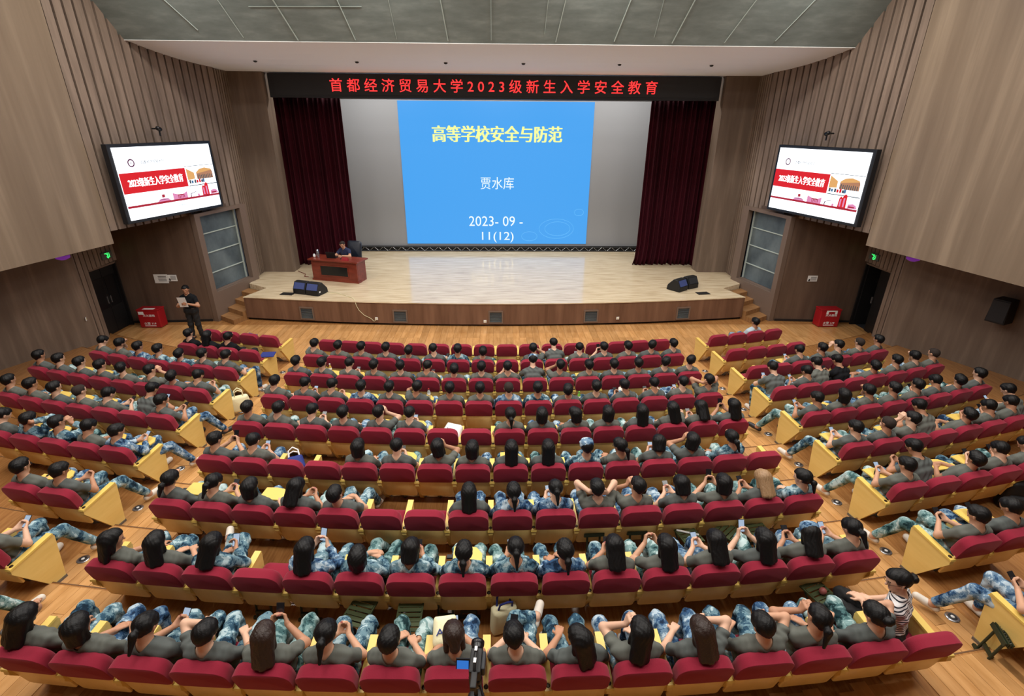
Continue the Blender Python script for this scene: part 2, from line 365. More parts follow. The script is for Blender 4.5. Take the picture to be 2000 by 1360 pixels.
    MB().box((s*.5,0,.02),(.02,2.2,2.6),'black').build('blackout',wn)
    # upper fluted wall, leaning out over the recess
    A=(8.7,18.02); Bp=(9.95,13.0); d=V((Bp[0]-A[0],Bp[1]-A[1],0)); ln=d.length; d.normalize(); nrm=V((d.y,-d.x,0))  # outward is +x
    mb=MB(); wallbox(mb,(A[0]+.06,A[1]),(Bp[0]+.06,Bp[1]),3.37,9.4,.14,'groove')
    uw=struct(B(mb,'wall_upper_'+nm))
    me_u=MB().box((0,0,0),(.085,.195,6.02),'slat_brown').mesh('slat')
    for k in range(20):
        t=.13+.252*k; p=V((A[0],A[1],0))+d*t
        link('slat',me_u,uw,(s*(p.x+.02),p.y,6.36),(0,0,s*math.atan2(-d.x,d.y)+ (math.pi if False else 0)))
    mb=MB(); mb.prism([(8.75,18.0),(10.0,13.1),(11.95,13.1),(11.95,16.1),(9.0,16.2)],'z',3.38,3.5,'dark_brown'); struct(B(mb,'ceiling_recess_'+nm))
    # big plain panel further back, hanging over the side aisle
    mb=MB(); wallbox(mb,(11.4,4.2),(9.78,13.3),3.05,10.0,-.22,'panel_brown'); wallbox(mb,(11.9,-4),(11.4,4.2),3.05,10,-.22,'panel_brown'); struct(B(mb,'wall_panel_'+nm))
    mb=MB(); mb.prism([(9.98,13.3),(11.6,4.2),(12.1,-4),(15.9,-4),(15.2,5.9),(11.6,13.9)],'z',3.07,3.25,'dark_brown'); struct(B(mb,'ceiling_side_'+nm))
    # narrow flutes and flat pillar by the curtain
    mb=MB(); wallbox(mb,(8.9,19.05),(8.82,18.0),SZ,7.5,-.1,'groove'); fw_=struct(B(mb,'wall_flute_'+nm))
    me_f=MB().box((0,0,0),(.12,.1,6.65),'slat_brown').mesh('slat')
    for k in range(6):
        y=18.1+.165*k; link('slat',me_f,fw_,(s*(8.745+.01*k),y,SZ+3.33))
    mb=MB(); mb.box((8.2,19.25,SZ+3.34),(1.16,.6,6.68),'wall_brown'); struct(B(mb,'pillar_'+nm))
    return uw
for s in (-1,1): side_walls(s)
# hall back wall and ceiling (behind and above the camera)
struct(MB().box((0,-4.1,5),(33,.2,10.4),'wall_brown').build('wall_back_hall'))
struct(MB().box((0,4.8,10.1),(33,18,.2),'white_paint').build('ceiling'))
# --- white curved soffit and grey net bulkhead above the stage front
prof=[(15.2,7.82),(15.6,7.735),(16.1,7.645),(16.7,7.56),(17.4,7.495),(18.2,7.45),(19.3,7.43)]
wx=lambda y: 8.7+.249*(18-y)+.12 if y<18 else 8.85
vs=[];fs=[]
for (y,z) in prof:
    vs+= [(-wx(y),y,z),(wx(y),y,z),(wx(y),y,z+.12),(-wx(y),y,z+.12)]
for k in range(len(prof)-1):
    b=k*4; fs+=[(b,b+4,b+5,b+1),(b+2,b+6,b+7,b+3),(b+1,b+5,b+6,b+2),(b+3,b+7,b+4,b)]
fs+=[(0,1,2,3),(len(prof)*4-4,len(prof)*4-1,len(prof)*4-2,len(prof)*4-3)]
sof=struct(MB().add(vs,fs,'white_paint',False).build('ceiling_soffit'))
for x in (-6.9,-4.0,-1.45,.8,3.6,6.3): MB().lathe([(.055,0),(.05,-.02),(.02,-.035)],12,'charcoal').build('downlight',sof,loc=(x,16.9,7.535))
vs=[(-9.6,15.2,7.8),(9.6,15.2,7.8),(10.4,13.4,10.05),(-10.4,13.4,10.05),(-9.6,15.3,7.83),(9.6,15.3,7.83),(10.4,13.5,10.08),(-10.4,13.5,10.08)]
nb=struct(MB().add(vs,[(0,3,2,1),(4,5,6,7),(0,1,5,4),(1,2,6,5),(2,3,7,6),(3,0,4,7)],'net_grey').build('ceiling_net'))
def netp(x,t): return V((x,15.2-1.8*t-.012,7.8+2.25*t-.008))
for (xa,ta,xb,tb,r_) in [(-6.35,.04,-6.75,.62,.012),(-5.0,.02,-5.45,.6,.016),(-3.55,.03,-3.9,.62,.014),(-2.5,.04,-2.55,.62,.007),(-1.2,.03,-1.35,.6,.014),(-.1,.04,-.08,.62,.006),(1.25,.1,1.3,.6,.006),(1.55,.03,1.8,.62,.014),(3.05,.04,3.4,.62,.016),(4.05,.08,4.05,.6,.006),(4.55,.03,4.95,.62,.015),(5.9,.04,6.5,.62,.014),(7.2,.06,8.0,.62,.012),(-7.4,.1,-8.3,.62,.012),(-5.9,.3,-3.2,.31,.006)]:
    MB().tube([netp(xa,ta),netp(xb,tb)],r_,5,'net_seam').build('seam',nb)
MB().tube([(-9.4,15.19,7.81),(9.4,15.19,7.81)],.012,6,'white').build('edge_bead',nb)
# --- stairs at both ends of the stage
for s in (-1,1):
    st=tag(empty('stage_stairs'),('left' if s<0 else 'right')+' flight of brown wooden steps up to the stage','stairs',kind='structure')
    P0,P1,Q0,Q1=V((8.36,15.42)),V((7.79,16.86)),V((9.12,15.95)),V((8.72,17.42))
    for k in range(4):
        a=P0.lerp(P1,k/4.); b=Q0.lerp(Q1,k/4.)
        mirror(MB().prism([tuple(a),tuple(b),tuple(Q1),tuple(P1)],'z',0 if k==0 else .156*k,.156*(k+1),'step_wood'),s).build('step',st)
# --- screen, slide, truss, curtains, banner
scr=tag(empty('projection_screen',(0,22.5,0)),'wide grey projection screen at the back of the stage showing a slide','screen')
MB().box((0,.05,3.95),(12.6,.03,5.95),'grey_screen').build('screen_cloth',scr)
MB().box((0,.02,6.88),(13,.06,.12),'black').build('top_fringe',scr)
sl=MB().box((-.035,.02,3.92),(7.84,.012,5.66),'slide_blue').build('slide_image',scr)
RX=Matrix.Rotation(R(90),4,'X')
def on_screen(body,x,z,wd,ht,mat,off=0): lettering(body,wd,ht,mat,sl,Matrix.Translation((x,.005,z))@RX,off)
for dx in (-.022,.0,.022): on_screen('高等学校安全与防范',dx,5.55,5.25,.62,'slide_yellow',.003)
for x in (-5.5,0,5.5): MB().tube([(x,.03,6.9),(x,.03,8.49)],.012,6,'charcoal').build('suspension_cable',scr)
on_screen('贾水库',-.015,3.64,1.4,.5,'slide_white')
on_screen('2023- 09 -',-.08,2.07,2.32,.42,'slide_white')
on_screen('11(12)',0,1.38,1.38,.47,'slide_white')
rg=MB()
for (x,z,a,b_) in ((2.55,1.75,.75,.42),(2.6,1.75,.55,.3),(1.38,1.42,.34,.2),(3.5,2.45,.2,.14)):
    pts=[(x+a*math.cos(t*math.pi/16),.008,z+b_*math.sin(t*math.pi/16)) for t in range(33)]
    rg.tube(pts,.01,4,'slide_ring',caps=False)
rg.build('ripple_rings',sl)
tr=tag(empty('stage_truss',(0,22.35,SZ)),'long black truss with zigzag steel bracing under the projection screen','truss')
MB().box((0,.12,.1),(13.2,.02,.24),'black').build('backing_cloth',tr)
MB().tube([(-6.6,0,.2),(6.6,0,.2)],.022,6,'charcoal').build('top_chord',tr); MB().tube([(-6.6,0,.03),(6.6,0,.03)],.022,6,'charcoal').build('bottom_chord',tr)
z_=MB(); N=66
for k in range(N): z_.tube([(-6.6+13.2*k/N,0,.03 if k%2 else .2),(-6.6+13.2*(k+1)/N,0,.2 if k%2 else .03)],.012,4,'steel')
z_.build('bracing',tr)
def curtain(s):
    n=150; mb=MB(); vs=[];fs=[]; lv=[SZ+.01,SZ+.25,1.6,3,4.5,6,6.95]
    for j,z in enumerate(lv):
        for k in range(n+1):
            t=k/n; x=5.5+2.45*t; 
            if j<2: x-=(.10 if j==0 else .04)*(1-t)
            y=20.0+.075*math.sin(t*92+.5*math.sin(t*9))+.05*math.sin(t*37)+(.05*math.sin(t*60) if j==0 else 0)+.12*math.sin(t*3.1)
            vs.append((x,y,z+(.012*math.sin(t*80) if j==0 else 0)))
    for j in range(len(lv)-1):
        for k in range(n): b=j*(n+1)+k; fs.append((b,b+1,b+n+2,b+n+1))
    mb.add(vs,fs,'curtain',True)
    o=mirror(mb,s).build('stage_curtain'); m=o.modifiers.new('thick','SOLIDIFY'); m.thickness=.02
    return tag(o,('dark red pleated stage curtain behind the desk at left' if s<0 else 'dark red pleated stage curtain at the right of the screen'),'curtain')
curtain(-1); curtain(1)
bn=tag(empty('led_banner',(0,19.1,7.07)),'long black LED banner with red Chinese lettering above the stage','banner')
MB().box((0,.06,-.025),(15.0,.2,.72),'led_case').build('housing',bn); MB().box((0,-.045,0),(14.6,.02,.6),'banner_face').build('display',bn)
lettering(' '.join('首都经济贸易大学2023级新生入学安全教育'),10.85,.4,'led_red',bn,Matrix.Translation((-.06,-.06,.0))@RX,.004)
# ------------------------------------------------------------ side LED screens
def led(c0,yaw,s):
    wd=3.13; k=wd/3.0; c=V((CAMX+(c0[0]-CAMX)*k,c0[1]*k,CAMH+(c0[2]-CAMH)*k)); ht=wd*9/16
    ux=V((math.cos(yaw),math.sin(yaw),0)); uz=V((0,0,1)); nn=V((math.sin(yaw),-math.cos(yaw),0))
    e=empty('led_screen'); e.matrix_world=Matrix(((ux.x,uz.x,nn.x,c.x),(ux.y,uz.y,nn.y,c.y),(ux.z,uz.z,nn.z,c.z),(0,0,0,1)))
    tag(e,('left' if s<0 else 'right')+' wall-mounted LED screen showing a white slide with red title band','screen')
    MB().box((0,0,-.1),(wd+.2,ht+.16,.16),'led_case').build('housing',e,bevel=.01)
    MB().box((0,0,-.24),(1.2,.8,.14),'charcoal').build('wall_bracket',e)
    pn=MB().box((0,0,-.01),(wd,ht,.02),'led_white').build('display',e)
    P=lambda u,v,l=1:V(((u-.5)*wd,(.5-v)*ht,.002*l))
    def rect(u0,v0,u1,v1,m,l=1,name='slide_block'):
        mb=MB(); mb.box(((u0+u1-1)/2*wd,(1-v0-v1)/2*ht,.002*l),((u1-u0)*wd,(v1-v0)*ht,.002),m); return mb.build(name,pn)
    def poly(pts,m,l=2,name='slide_shape'):
        mb=MB(); mb.prism([tuple(P(u,v)[:2]) for u,v in pts][::-1],'z',.001*l*2,.001*l*2+.002,m); return mb.build(name,pn)
    rect(0,.345,.655,.63,'led_band',1,'title_band')
    T=lambda u,v,l:Matrix.Translation(P(u,v,l))
    for dx in (0,.006): lettering('2023级新生入学安全教育',1.72,.22,'led_text',pn,T(.335+dx/wd,.485,3)@Matrix.Translation((dx,0,0)),.0)
    rect(.655,.322,1,.33,'led_greydark',1); rect(.665,.622,1,.634,'led_greydark',1)
    q=lambda u:.665+(u-.6)*.84; v_=lambda v:.335+(v-.36)*1.2
    poly([(q(u),v_(v)) for u,v in ((.6,.38),(.7,.44),(.7,.52),(.6,.53))],'led_orange',2)
    poly([(q(u),v_(v)) for u,v in ((.73,.44),(.78,.40),(.86,.385),(.95,.41),(.965,.45),(.965,.53),(.73,.53))],'led_brick',2,'round_building'); poly([(q(u),v_(v)) for u,v in ((.73,.44),(.78,.40),(.86,.385),(.95,.41),(.955,.425),(.74,.455))],'led_orange',3)
    for k in range(9): rect(q(.745+.024*k),v_(.47+.004*(k%3)),q(.755+.024*k),v_(.53),'led_greydark',4)
    for k,(u,m) in enumerate(((.61,'led_greydark'),(.64,'led_blue'),(.68,'led_greydark'),(.71,'led_band'),(.745,'led_band'),(.775,'led_greydark'),(.80,'led_blue'))): rect(q(u),v_(.53+.008*(k%2)),q(u+.025),v_(.575),m,5)
    rect(0,.80,1,.832,'led_line',1,'base_line')
    poly([(.29,.80),(.32,.765),(.36,.755),(.40,.765),(.43,.80)],'led_pink',2); rect(.345,.70,.375,.745,'led_line',3); rect(.30,.77,.42,.776,'led_plum',3)
    poly([(.46,.80),(.46,.70),(.52,.73),(.58,.73),(.62,.70),(.62,.80)],'led_pink',2); rect(.51,.73,.58,.745,'led_line',3)
    for k in range(5): rect(.515+.016*k,.745,.521+.016*k,.79,'led_line',3)
    poly([(.655,.80),(.66,.745),(.73,.72),(.73,.728),(.668,.752),(.664,.80)],'led_plum',2); rect(.74,.765,.76,.80,'led_pink',2)
    poly([(.80,.80),(.805,.67),(.82,.64),(.835,.66),(.845,.62),(.862,.60),(.88,.62),(.885,.80)],'led_band',2,'tower'); rect(.815,.68,.83,.79,'led_pink',4); rect(.85,.66,.865,.79,'led_pink',4)
    poly([(.90,.80),(.905,.74),(.95,.725),(.98,.745),(.995,.79)],'led_pink',2); rect(.91,.765,.97,.785,'led_line',3)
    mb=MB(); n=24; c_=P(.135,.215,2)
    for (r0,r1,m) in ((.068,.10,'led_plum'),(.046,.056,'led_pink')):
        vs=[];fs=[]
        for k in range(n):
            t=2*math.pi*k/n; vs+=[c_+V((r0*math.cos(t),r0*math.sin(t),0)),c_+V((r1*math.cos(t),r1*math.sin(t),0))]
        for k in range(n): a=2*k; b=2*((k+1)%n); fs.append((a,a+1,b+1,b))
        mb.add(vs,fs,m)
    mb.add([c_+V(q) for q in ((-.035,-.02,0),(0,.03,0),(.035,-.02,0),(.02,-.02,0),(0,.008,0),(-.02,-.02,0))],[(0,5,4,1),(1,4,3,2)],'led_plum')
    mb.build('emblem',pn)
    lettering('首都经济贸易大学',.72,.09,'led_greydark',pn,T(.34,.215,2),.0)
    lettering('2023年9月',.3,.06,'led_blue',pn,T(.53,.895,2))
    # small camera on a bracket on the wall above the screen
    q=c+uz*(ht/2+.42)-nn*.05
    o=tag(empty('security_camera',q,0),'small black camera on a bracket above the '+('left' if s<0 else 'right')+' LED screen','camera')
    MB().tube([-nn*.22,V((0,0,0))],.02,8,'black').build('bracket_arm',o)
    MB().lathe([(.045,-.08),(.055,-.06),(.055,.06),(.04,.08)],14,'black_gloss',M=Matrix.Rotation(R(75),4,'X')@Matrix.Rotation(.3,4,'Z')).build('housing',o)
    MB().box((0,0,-.1),(.03,.03,.16),'black').build('stem',o)
led((-8.617,14.503,4.511),1.319,-1); led((8.686,14.429,4.51),-1.315,1)
# ============================================================ SEATS
def rounded_outline(w_,z0,z1,rt_,rb_,n=6):
    pts=[]
    for (cx_,cz_,r,a0) in ((w_/2-rt_,z1-rt_,rt_,0),(-w_/2+rt_,z1-rt_,rt_,90),(-w_/2+rb_,z0+rb_,rb_,180),(w_/2-rb_,z0+rb_,rb_,270)):
        for k in range(n+1):
            t=R(a0+90*k/n); pts.append((cx_+r*math.cos(t),cz_+r*math.sin(t)))
    return pts
def pillow(outline,layers,m,M,c=None):
    # layers: (inset fraction x, inset z, depth y); rings from rear to front
    cz=sum(p[1] for p in outline)/len(outline); zs=[p[1] for p in outline]; hz=(max(zs)-min(zs))/2; cz=(max(zs)+min(zs))/2; hx=max(p[0] for p in outline)
    mb=MB(); vs=[];fs=[]; n=len(outline)
    for (ix,iz,y) in layers:
        for (x,z) in outline: vs.append(M@V((x*(1-ix/hx),y,cz+(z-cz)*(1-iz/hz))))
    for k in range(len(layers)-1):
        for j in range(n): fs.append((k*n+j,(k+1)*n+j,(k+1)*n+(j+1)%n,k*n+(j+1)%n))
    fs.append(tuple(range(n))); fs.append(tuple(range((len(layers)-1)*n,len(layers)*n))[::-1])
    mb.add(vs,fs,m,True); return mb
# local frame: +y faces the stage, origin on the floor; reclined back plane through (y=-.10,z=.40), 15 degrees
REC=Matrix.Translation((0,-.10,.375))@Matrix.Rotation(R(15),4,'X')
mesh_back=pillow(rounded_outline(.515,.25,.57,.12,.05),[(.012,.012,-.008),(0,0,0),(.003,.003,.07),(.010,.010,.105),(.03,.03,.122),(.09,.10,.132)],'seat_red',REC).mesh('backrest'); mesh_back.set_sharp_from_angle(angle=R(50))
mesh_board=pillow(rounded_outline(.51,-.09,.33,.03,.04,3),[(.004,.004,.008),(0,0,.012),(0,0,.028),(.004,.004,.032)],'seat_board',REC).mesh('back_board')
mesh_cush=pillow(rounded_outline(.475,-.21,.21,.06,.06),[(.03,.03,-.055),(.008,.008,-.045),(0,0,-.02),(0,0,.025),(.012,.012,.045),(.05,.06,.056)],'seat_red',Matrix.Translation((0,.175,.435))@Matrix.Rotation(R(90),4,'X')@Matrix.Diagonal((1,1,-1,1))).mesh('seat_cushion')
mesh_pan=MB().box((0,.175,.372),(.44,.38,.022),'seat_board').mesh('seat_pan')
def panel_mesh(wide):
    t=.055 if wide else .048
    mb=MB(); pr=[(-.17,.545),(-.165,.60),(.35,.66),(.375,.63),(.31,.0),(.17,.0)]
    mb.prism(pr,'x',-t/2,t/2,'seat_wood'); return mb.mesh('side_panel')
mesh_panel=panel_mesh(True)
mesh_arm=MB().prism([(-.178,.598),(-.172,.622),(.352,.682),(.362,.664),(.35,.656)],'x',-.038,.038,'tablet_yellow').mesh('armrest')
mesh_plate=MB().lathe([(.021,0),(.021,.004),(.016,.006)],14,'plate_dark',M=Matrix.Translation((0,-.125,.6275))@Matrix.Rotation(R(6.6),4,'X')).mesh('number_plate')
mesh_shoe=MB().box((0,.24,.02),(.075,.16,.04),'bracket').mesh('foot')
mesh_brk=MB().prism([(-.06,.32),(-.03,.34),(.22,.06),(.22,0),(.175,0)],'x',-.015,.015,'bracket').mesh('bracket')
tp=[(-.17,-.11),(.13,-.11),(.17,-.08),(.17,.02),(.10,.115),(-.02,.14),(-.17,.13)]
mesh_tab=MB().prism(tp,'z',.70,.718,'tablet_yellow').mesh('writing_tablet')
mesh_tarm=MB().box((-.2,.0,.69),(.09,.05,.02),'charcoal').mesh('tablet_arm')
ORD=['first','second','third','fourth','fifth','sixth','seventh','eighth','ninth','tenth','eleventh','twelfth','thirteenth','fourteenth','fifteenth','sixteenth']
ROWN=['front row','second row','third row','fourth row','fifth row','sixth row','seventh row','eighth row','back row']
def make_seat(M,label,group,last,tablet,inner=True):
    e=empty('auditorium_seat'); e.matrix_world=M; tag(e,label,'seat',group)
    link('backrest',mesh_back,e); link('back_board',mesh_board,e); link('seat_cushion',mesh_cush,e); link('seat_pan',mesh_pan,e); link('bracket',mesh_brk,e,(.0,0,0))
    for x in ([-.28] if not last else [-.28,.28]):
        p=link('side_panel',mesh_panel,e,(x,0,0)); link('foot',mesh_shoe,p); a=link('armrest',mesh_arm,e,(x,0,0)); link('number_plate',mesh_plate,a)
    if tablet: t=link('writing_tablet',mesh_tab,e,(.02,.33,0)); link('tablet_arm',mesh_tarm,t)
    return e
# who sits where: hair + top + pose ('--' = empty); pose digits index POSES below
OCC={('C',1):['--']*16,
('C',2):'sg3 sg0 sg0 sg0 sg2 sg6 sc0 sg2 -- sg3 sg4 sg1 sg9 sg0 sg7 sg0'.split(),
('C',3):'sg0 sg0 sg1 sg0 sg0 sg1 sg2 sg0 sg9 cg4 sg3 sg0 sg0 sg0 sg7 sg7'.split(),
('C',4):'sg3 sg1 sg1 sc0 sg0 sg3 sg0 sg0 kc0 sc0 sg2 sg0 sg6 sg1 sg6 sgA'.split(),
('C',5):'sg0 sg3 sg1 sg0 sg3 sg1 -- -- tg0 og0 og7 og0 lg0 lg3 lg1 lg9'.split(),
('C',6):'sg9 sg1 -- -- og0 sg1 og3 og0 lg0 lg0 cc0 tg7 og1 og3 tc3 --'.split(),
('C',7):'tg3 tg1 og0 lg1 sg2 -- -- lg0 tc0 tc1 sgA sg3 og1 og9 wg1 tc7'.split(),
('C',8):'lg7 lg0 lc6 -- lc9 oc2 oc1 tc0 tc1 tc0 lg1 lg9 lg1 lg9 Cg1 tg1'.split(),
('C',9):'lg3 og0 tg1 sg5 bg9 tg1 sg0 dg1 sg6 lg7 lg3 bg5 sg5 tg3 ug5 **'.split(),
('L',1):['--']*4,('L',2):'sk0 lk0 sk3 --'.split(),('L',3):'sg1 sg3 sc0 sc0 sc2 sg0 sg3'.split(),('L',4):'sg0 sg0 sg0 sg0 sg7 sg3 sg2 sg1'.split(),
('L',5):'sg0 sg0 sg0 kg0 sg1 sg4 sg8'.split(),('L',6):'sg1 scA sc3 sg1 sc8'.split(),('L',7):'sg0 sg8'.split(),('L',8):['sg8'],('L',9):['sg8'],
('R',1):'-- -- sw0 --'.split(),('R',2):['--']*4,('R',3):'-- -- sg1 sg0 sg3 kg0 sg0'.split(),('R',4):'sg4 sg1 sg4 sk4 sg2 sg0 sg3 kg0'.split(),
('R',5):'sg8 og0 sg3 sg0 sg0 sg1 sg2 sg0'.split(),('R',6):'sg8 kg0 sg3 sg4 sg2 sg1 sg1 sg4'.split(),('R',7):'sg8 sg4 sg2 sg1 sg1'.split(),('R',8):'sg8 sg1'.split(),('R',9):['sg8']}
TAB={('C',3):[1,2,5,8,11],('C',4):[2,3,4,5],('C',5):[5,4],('C',6):[5,8],('C',7):[0,1,2],('C',8):[7],('L',4):[1,2],('L',5):[1,2,3],('L',6):[0,1,3,4],('L',7):[0],('R',3):[2],('R',4):[5],('R',5):[1,3,6],('R',6):[0,2,5],('R',7):[0,2,3],('R',8):[1],('R',9):[]}
SEATS=[]   # (block,row,idx,matrix,code)
BN={'C':'centre block','L':'left block','R':'right block'}
for (blk,row),occ in OCC.items():
    n=len(occ); r=RR[row-1]
    for j,code in enumerate(occ):
        if blk=='C': s=(j-7.5)*PITCHX
        elif blk=='L': s=-(8*PITCHX+GAP+PITCHX/2)-(n-1-j)*PITCHX
        else: s=(8*PITCHX+GAP+PITCHX/2)+j*PITCHX
        a=s/r; p=polar(r-.148,a)
        M=Matrix.Translation((p[0],p[1],RISE*(row-1)))@Matrix.Rotation(a,4,'Z')
        pos=ORD[j]+' from '+('left' if blk!='R' else 'aisle')
        if blk=='L': pos=ORD[n-1-j]+' from aisle'
        if row==9 and blk!='C': pos='beside the aisle'
        lab=('empty' if code=='--' else 'occupied')+' red upholstered seat, %s, %s, %s'%(pos,ROWN[row-1],BN[blk])
        last=(j==n-1)
        make_seat(M,lab,'red auditorium seats in curved rows',last,j in TAB.get((blk,row),[]))
        SEATS.append((blk,row,j,M,code,pos))
# ============================================================ PEOPLE
H=.0078
def smin(a,b,k):
    h=np.clip(.5+.5*(b-a)/k,0,1); return b+(a-b)*h-k*h*(1-h)
def surfnet(F,org,h):
    ins=F<0; nx,ny,nz=F.shape
    c=np.zeros((nx-1,ny-1,nz-1),np.int8)
    cs=[(i,j,k) for i in(0,1) for j in(0,1) for k in(0,1)]
    for (i,j,k) in cs: c+=ins[i:nx-1+i,j:ny-1+j,k:nz-1+k]
    act=(c>0)&(c<8); ijk=np.argwhere(act); idx=np.full(act.shape,-1,np.int64); idx[act]=np.arange(len(ijk))
    acc=np.zeros((len(ijk),3)); cnt=np.zeros(len(ijk))
    val={o:F[ijk[:,0]+o[0],ijk[:,1]+o[1],ijk[:,2]+o[2]] for o in cs}
    for a in cs:
        for ax in range(3):
            if a[ax]: continue
            b=list(a); b[ax]=1; b=tuple(b); fa,fb=val[a],val[b]; cr=(fa<0)!=(fb<0)
            t=np.where(cr,fa/np.where(cr,fa-fb,1),0)
            p=np.array(a,float)[None,:]+t[:,None]*(np.array(b)-np.array(a))[None,:]
            acc+=p*cr[:,None]; cnt+=cr
    vs=org+h*(ijk+acc/cnt[:,None])
    fs=[]
    for ax in range(3):
        o1,o2=[(1,2),(2,0),(0,1)][ax]
        sl0=[slice(None)]*3; sl1=[slice(None)]*3; sl0[ax]=slice(0,-1); sl1[ax]=slice(1,None)
        d=ins[tuple(sl0)]!=ins[tuple(sl1)]; e=np.argwhere(d); st=ins[tuple(sl0)][d]
        ok=(e[:,o1]>0)&(e[:,o2]>0)&(e[:,o1]<F.shape[o1]-1)&(e[:,o2]<F.shape[o2]-1); e=e[ok]; st=st[ok]
        q=[]
        for (u,v) in ((-1,-1),(0,-1),(0,0),(-1,0)):
            t=e.copy(); t[:,o1]+=u; t[:,o2]+=v; q.append(idx[t[:,0],t[:,1],t[:,2]])
        q=np.stack(q,1); q[~st]=q[~st][:,::-1]; fs.append(q)
    return vs,np.concatenate(fs)
class Fig:
    def __init__(s): s.P=[]
    def cap(s,a,b,ra,rb,k=.03,lab='skin'): s.P.append((np.array(a,float),np.array(b,float),ra,rb,k,lab))
    def field(s,h):
        lo=np.min([np.minimum(p[0],p[1])-max(p[2],p[3]) for p in s.P],0)-.03; hi=np.max([np.maximum(p[0],p[1])+max(p[2],p[3]) for p in s.P],0)+.03
        n=np.ceil((hi-lo)/h).astype(int)+1; F=np.full(n,1.,np.float32)
        for (a,b,ra,rb,k,lab) in s.P:
            l=np.maximum(((np.minimum(a,b)-max(ra,rb)-k-.02-lo)/h).astype(int),0); u=np.minimum(((np.maximum(a,b)+max(ra,rb)+k+.02-lo)/h).astype(int)+1,n)
            g=np.stack(np.meshgrid(*[lo[i]+h*np.arange(l[i],u[i]) for i in range(3)],indexing='ij'),-1)
            d=s.dist(g,a,b,ra,rb)[0]; S=F[l[0]:u[0],l[1]:u[1],l[2]:u[2]]; S[...]=smin(S,d,k)
        return F,lo
    @staticmethod
    def dist(g,a,b,ra,rb):
        ab=b-a; L=max(ab@ab,1e-9); t=np.clip(((g-a)@ab)/L,0,1); return np.sqrt((((g-a)-t[...,None]*ab)**2).sum(-1))-(ra+t*(rb-ra)),t
def vnormals(vs,fs):
    n=np.cross(vs[fs[:,2]]-vs[fs[:,0]],vs[fs[:,3]]-vs[fs[:,1]]); N=np.zeros_like(vs)
    for j in range(4): np.add.at(N,fs[:,j],n)
    return N/np.maximum(np.linalg.norm(N,axis=1,keepdims=True),1e-12)
def np_mesh(name,vs,fs,mats,mi=None):
    used=np.unique(fs); mp=np.full(len(vs),-1); mp[used]=np.arange(len(used)); vs=vs[used]; fs=mp[fs]
    me=bpy.data.meshes.new(name); me.vertices.add(len(vs)); me.vertices.foreach_set('co',vs.astype(np.float32).ravel())
    me.loops.add(len(fs)*4); me.loops.foreach_set('vertex_index',fs.astype(np.int32).ravel()); me.polygons.add(len(fs)); me.polygons.foreach_set('loop_start',np.arange(len(fs),dtype=np.int32)*4)
    for m in mats: me.materials.append(MAT[m])
    if mi is not None: me.polygons.foreach_set('material_index',mi.astype(np.int32))
    me.update(calc_edges=True); me.polygons.foreach_set('use_smooth',np.ones(len(fs),bool)); return me
def ik(S,T,l1,l2,pole):
    S,T=np.array(S,float),np.array(T,float); d=T-S; L=np.linalg.norm(d)
    if L>l1+l2-.005: T=S+d/L*(l1+l2-.005); d=T-S; L=np.linalg.norm(d)
    u=d/L; x=(l1*l1-l2*l2+L*L)/(2*L); h=math.sqrt(max(l1*l1-x*x,0)); p=np.array(pole,float); p=p-u*(p@u); p/=max(np.linalg.norm(p),1e-6)
    return S+u*x+p*h,T
def rotm(rx,ry,rz): return np.array((Matrix.Rotation(rz,3,'Z')@Matrix.Rotation(rx,3,'X')@Matrix.Rotation(ry,3,'Y')))
def hand(F,W,d,nrm,side,curl=.5):
    d=np.array(d,float); d/=np.linalg.norm(d); nrm=np.array(nrm,float); nrm-=d*(nrm@d); nrm/=np.linalg.norm(nrm); lat=np.cross(d,nrm)*side   # lat points to the thumb side
    W=np.array(W,float)
    for j,(o,ln) in enumerate(((.032,.074),(.011,.08),(-.011,.074),(-.031,.058))):
        kn=W+d*.082+lat*o; F.cap(W+d*.012+lat*o*.55,kn,.015,.0125,.015,'hand')
        p=kn; a=curl*.7
        for sg in (.5,.3,.24):
            q=p+(d*math.cos(a)+nrm*math.sin(a)+lat*o*.5)*ln*sg; F.cap(p,q,.0105,.0092,.006,'hand'); p=q; a+=curl*.75
    t0=W+d*.025+lat*.026; t1=t0+(d*.55+lat*.75+nrm*.3)/1.0*.042; t2=t1+(d*.9+lat*.15+nrm*.4)/1.0*.036
    F.cap(t0,t1,.015,.0115,.012,'hand'); F.cap(t1,t2,.0115,.0095,.006,'hand')
LIBM={}
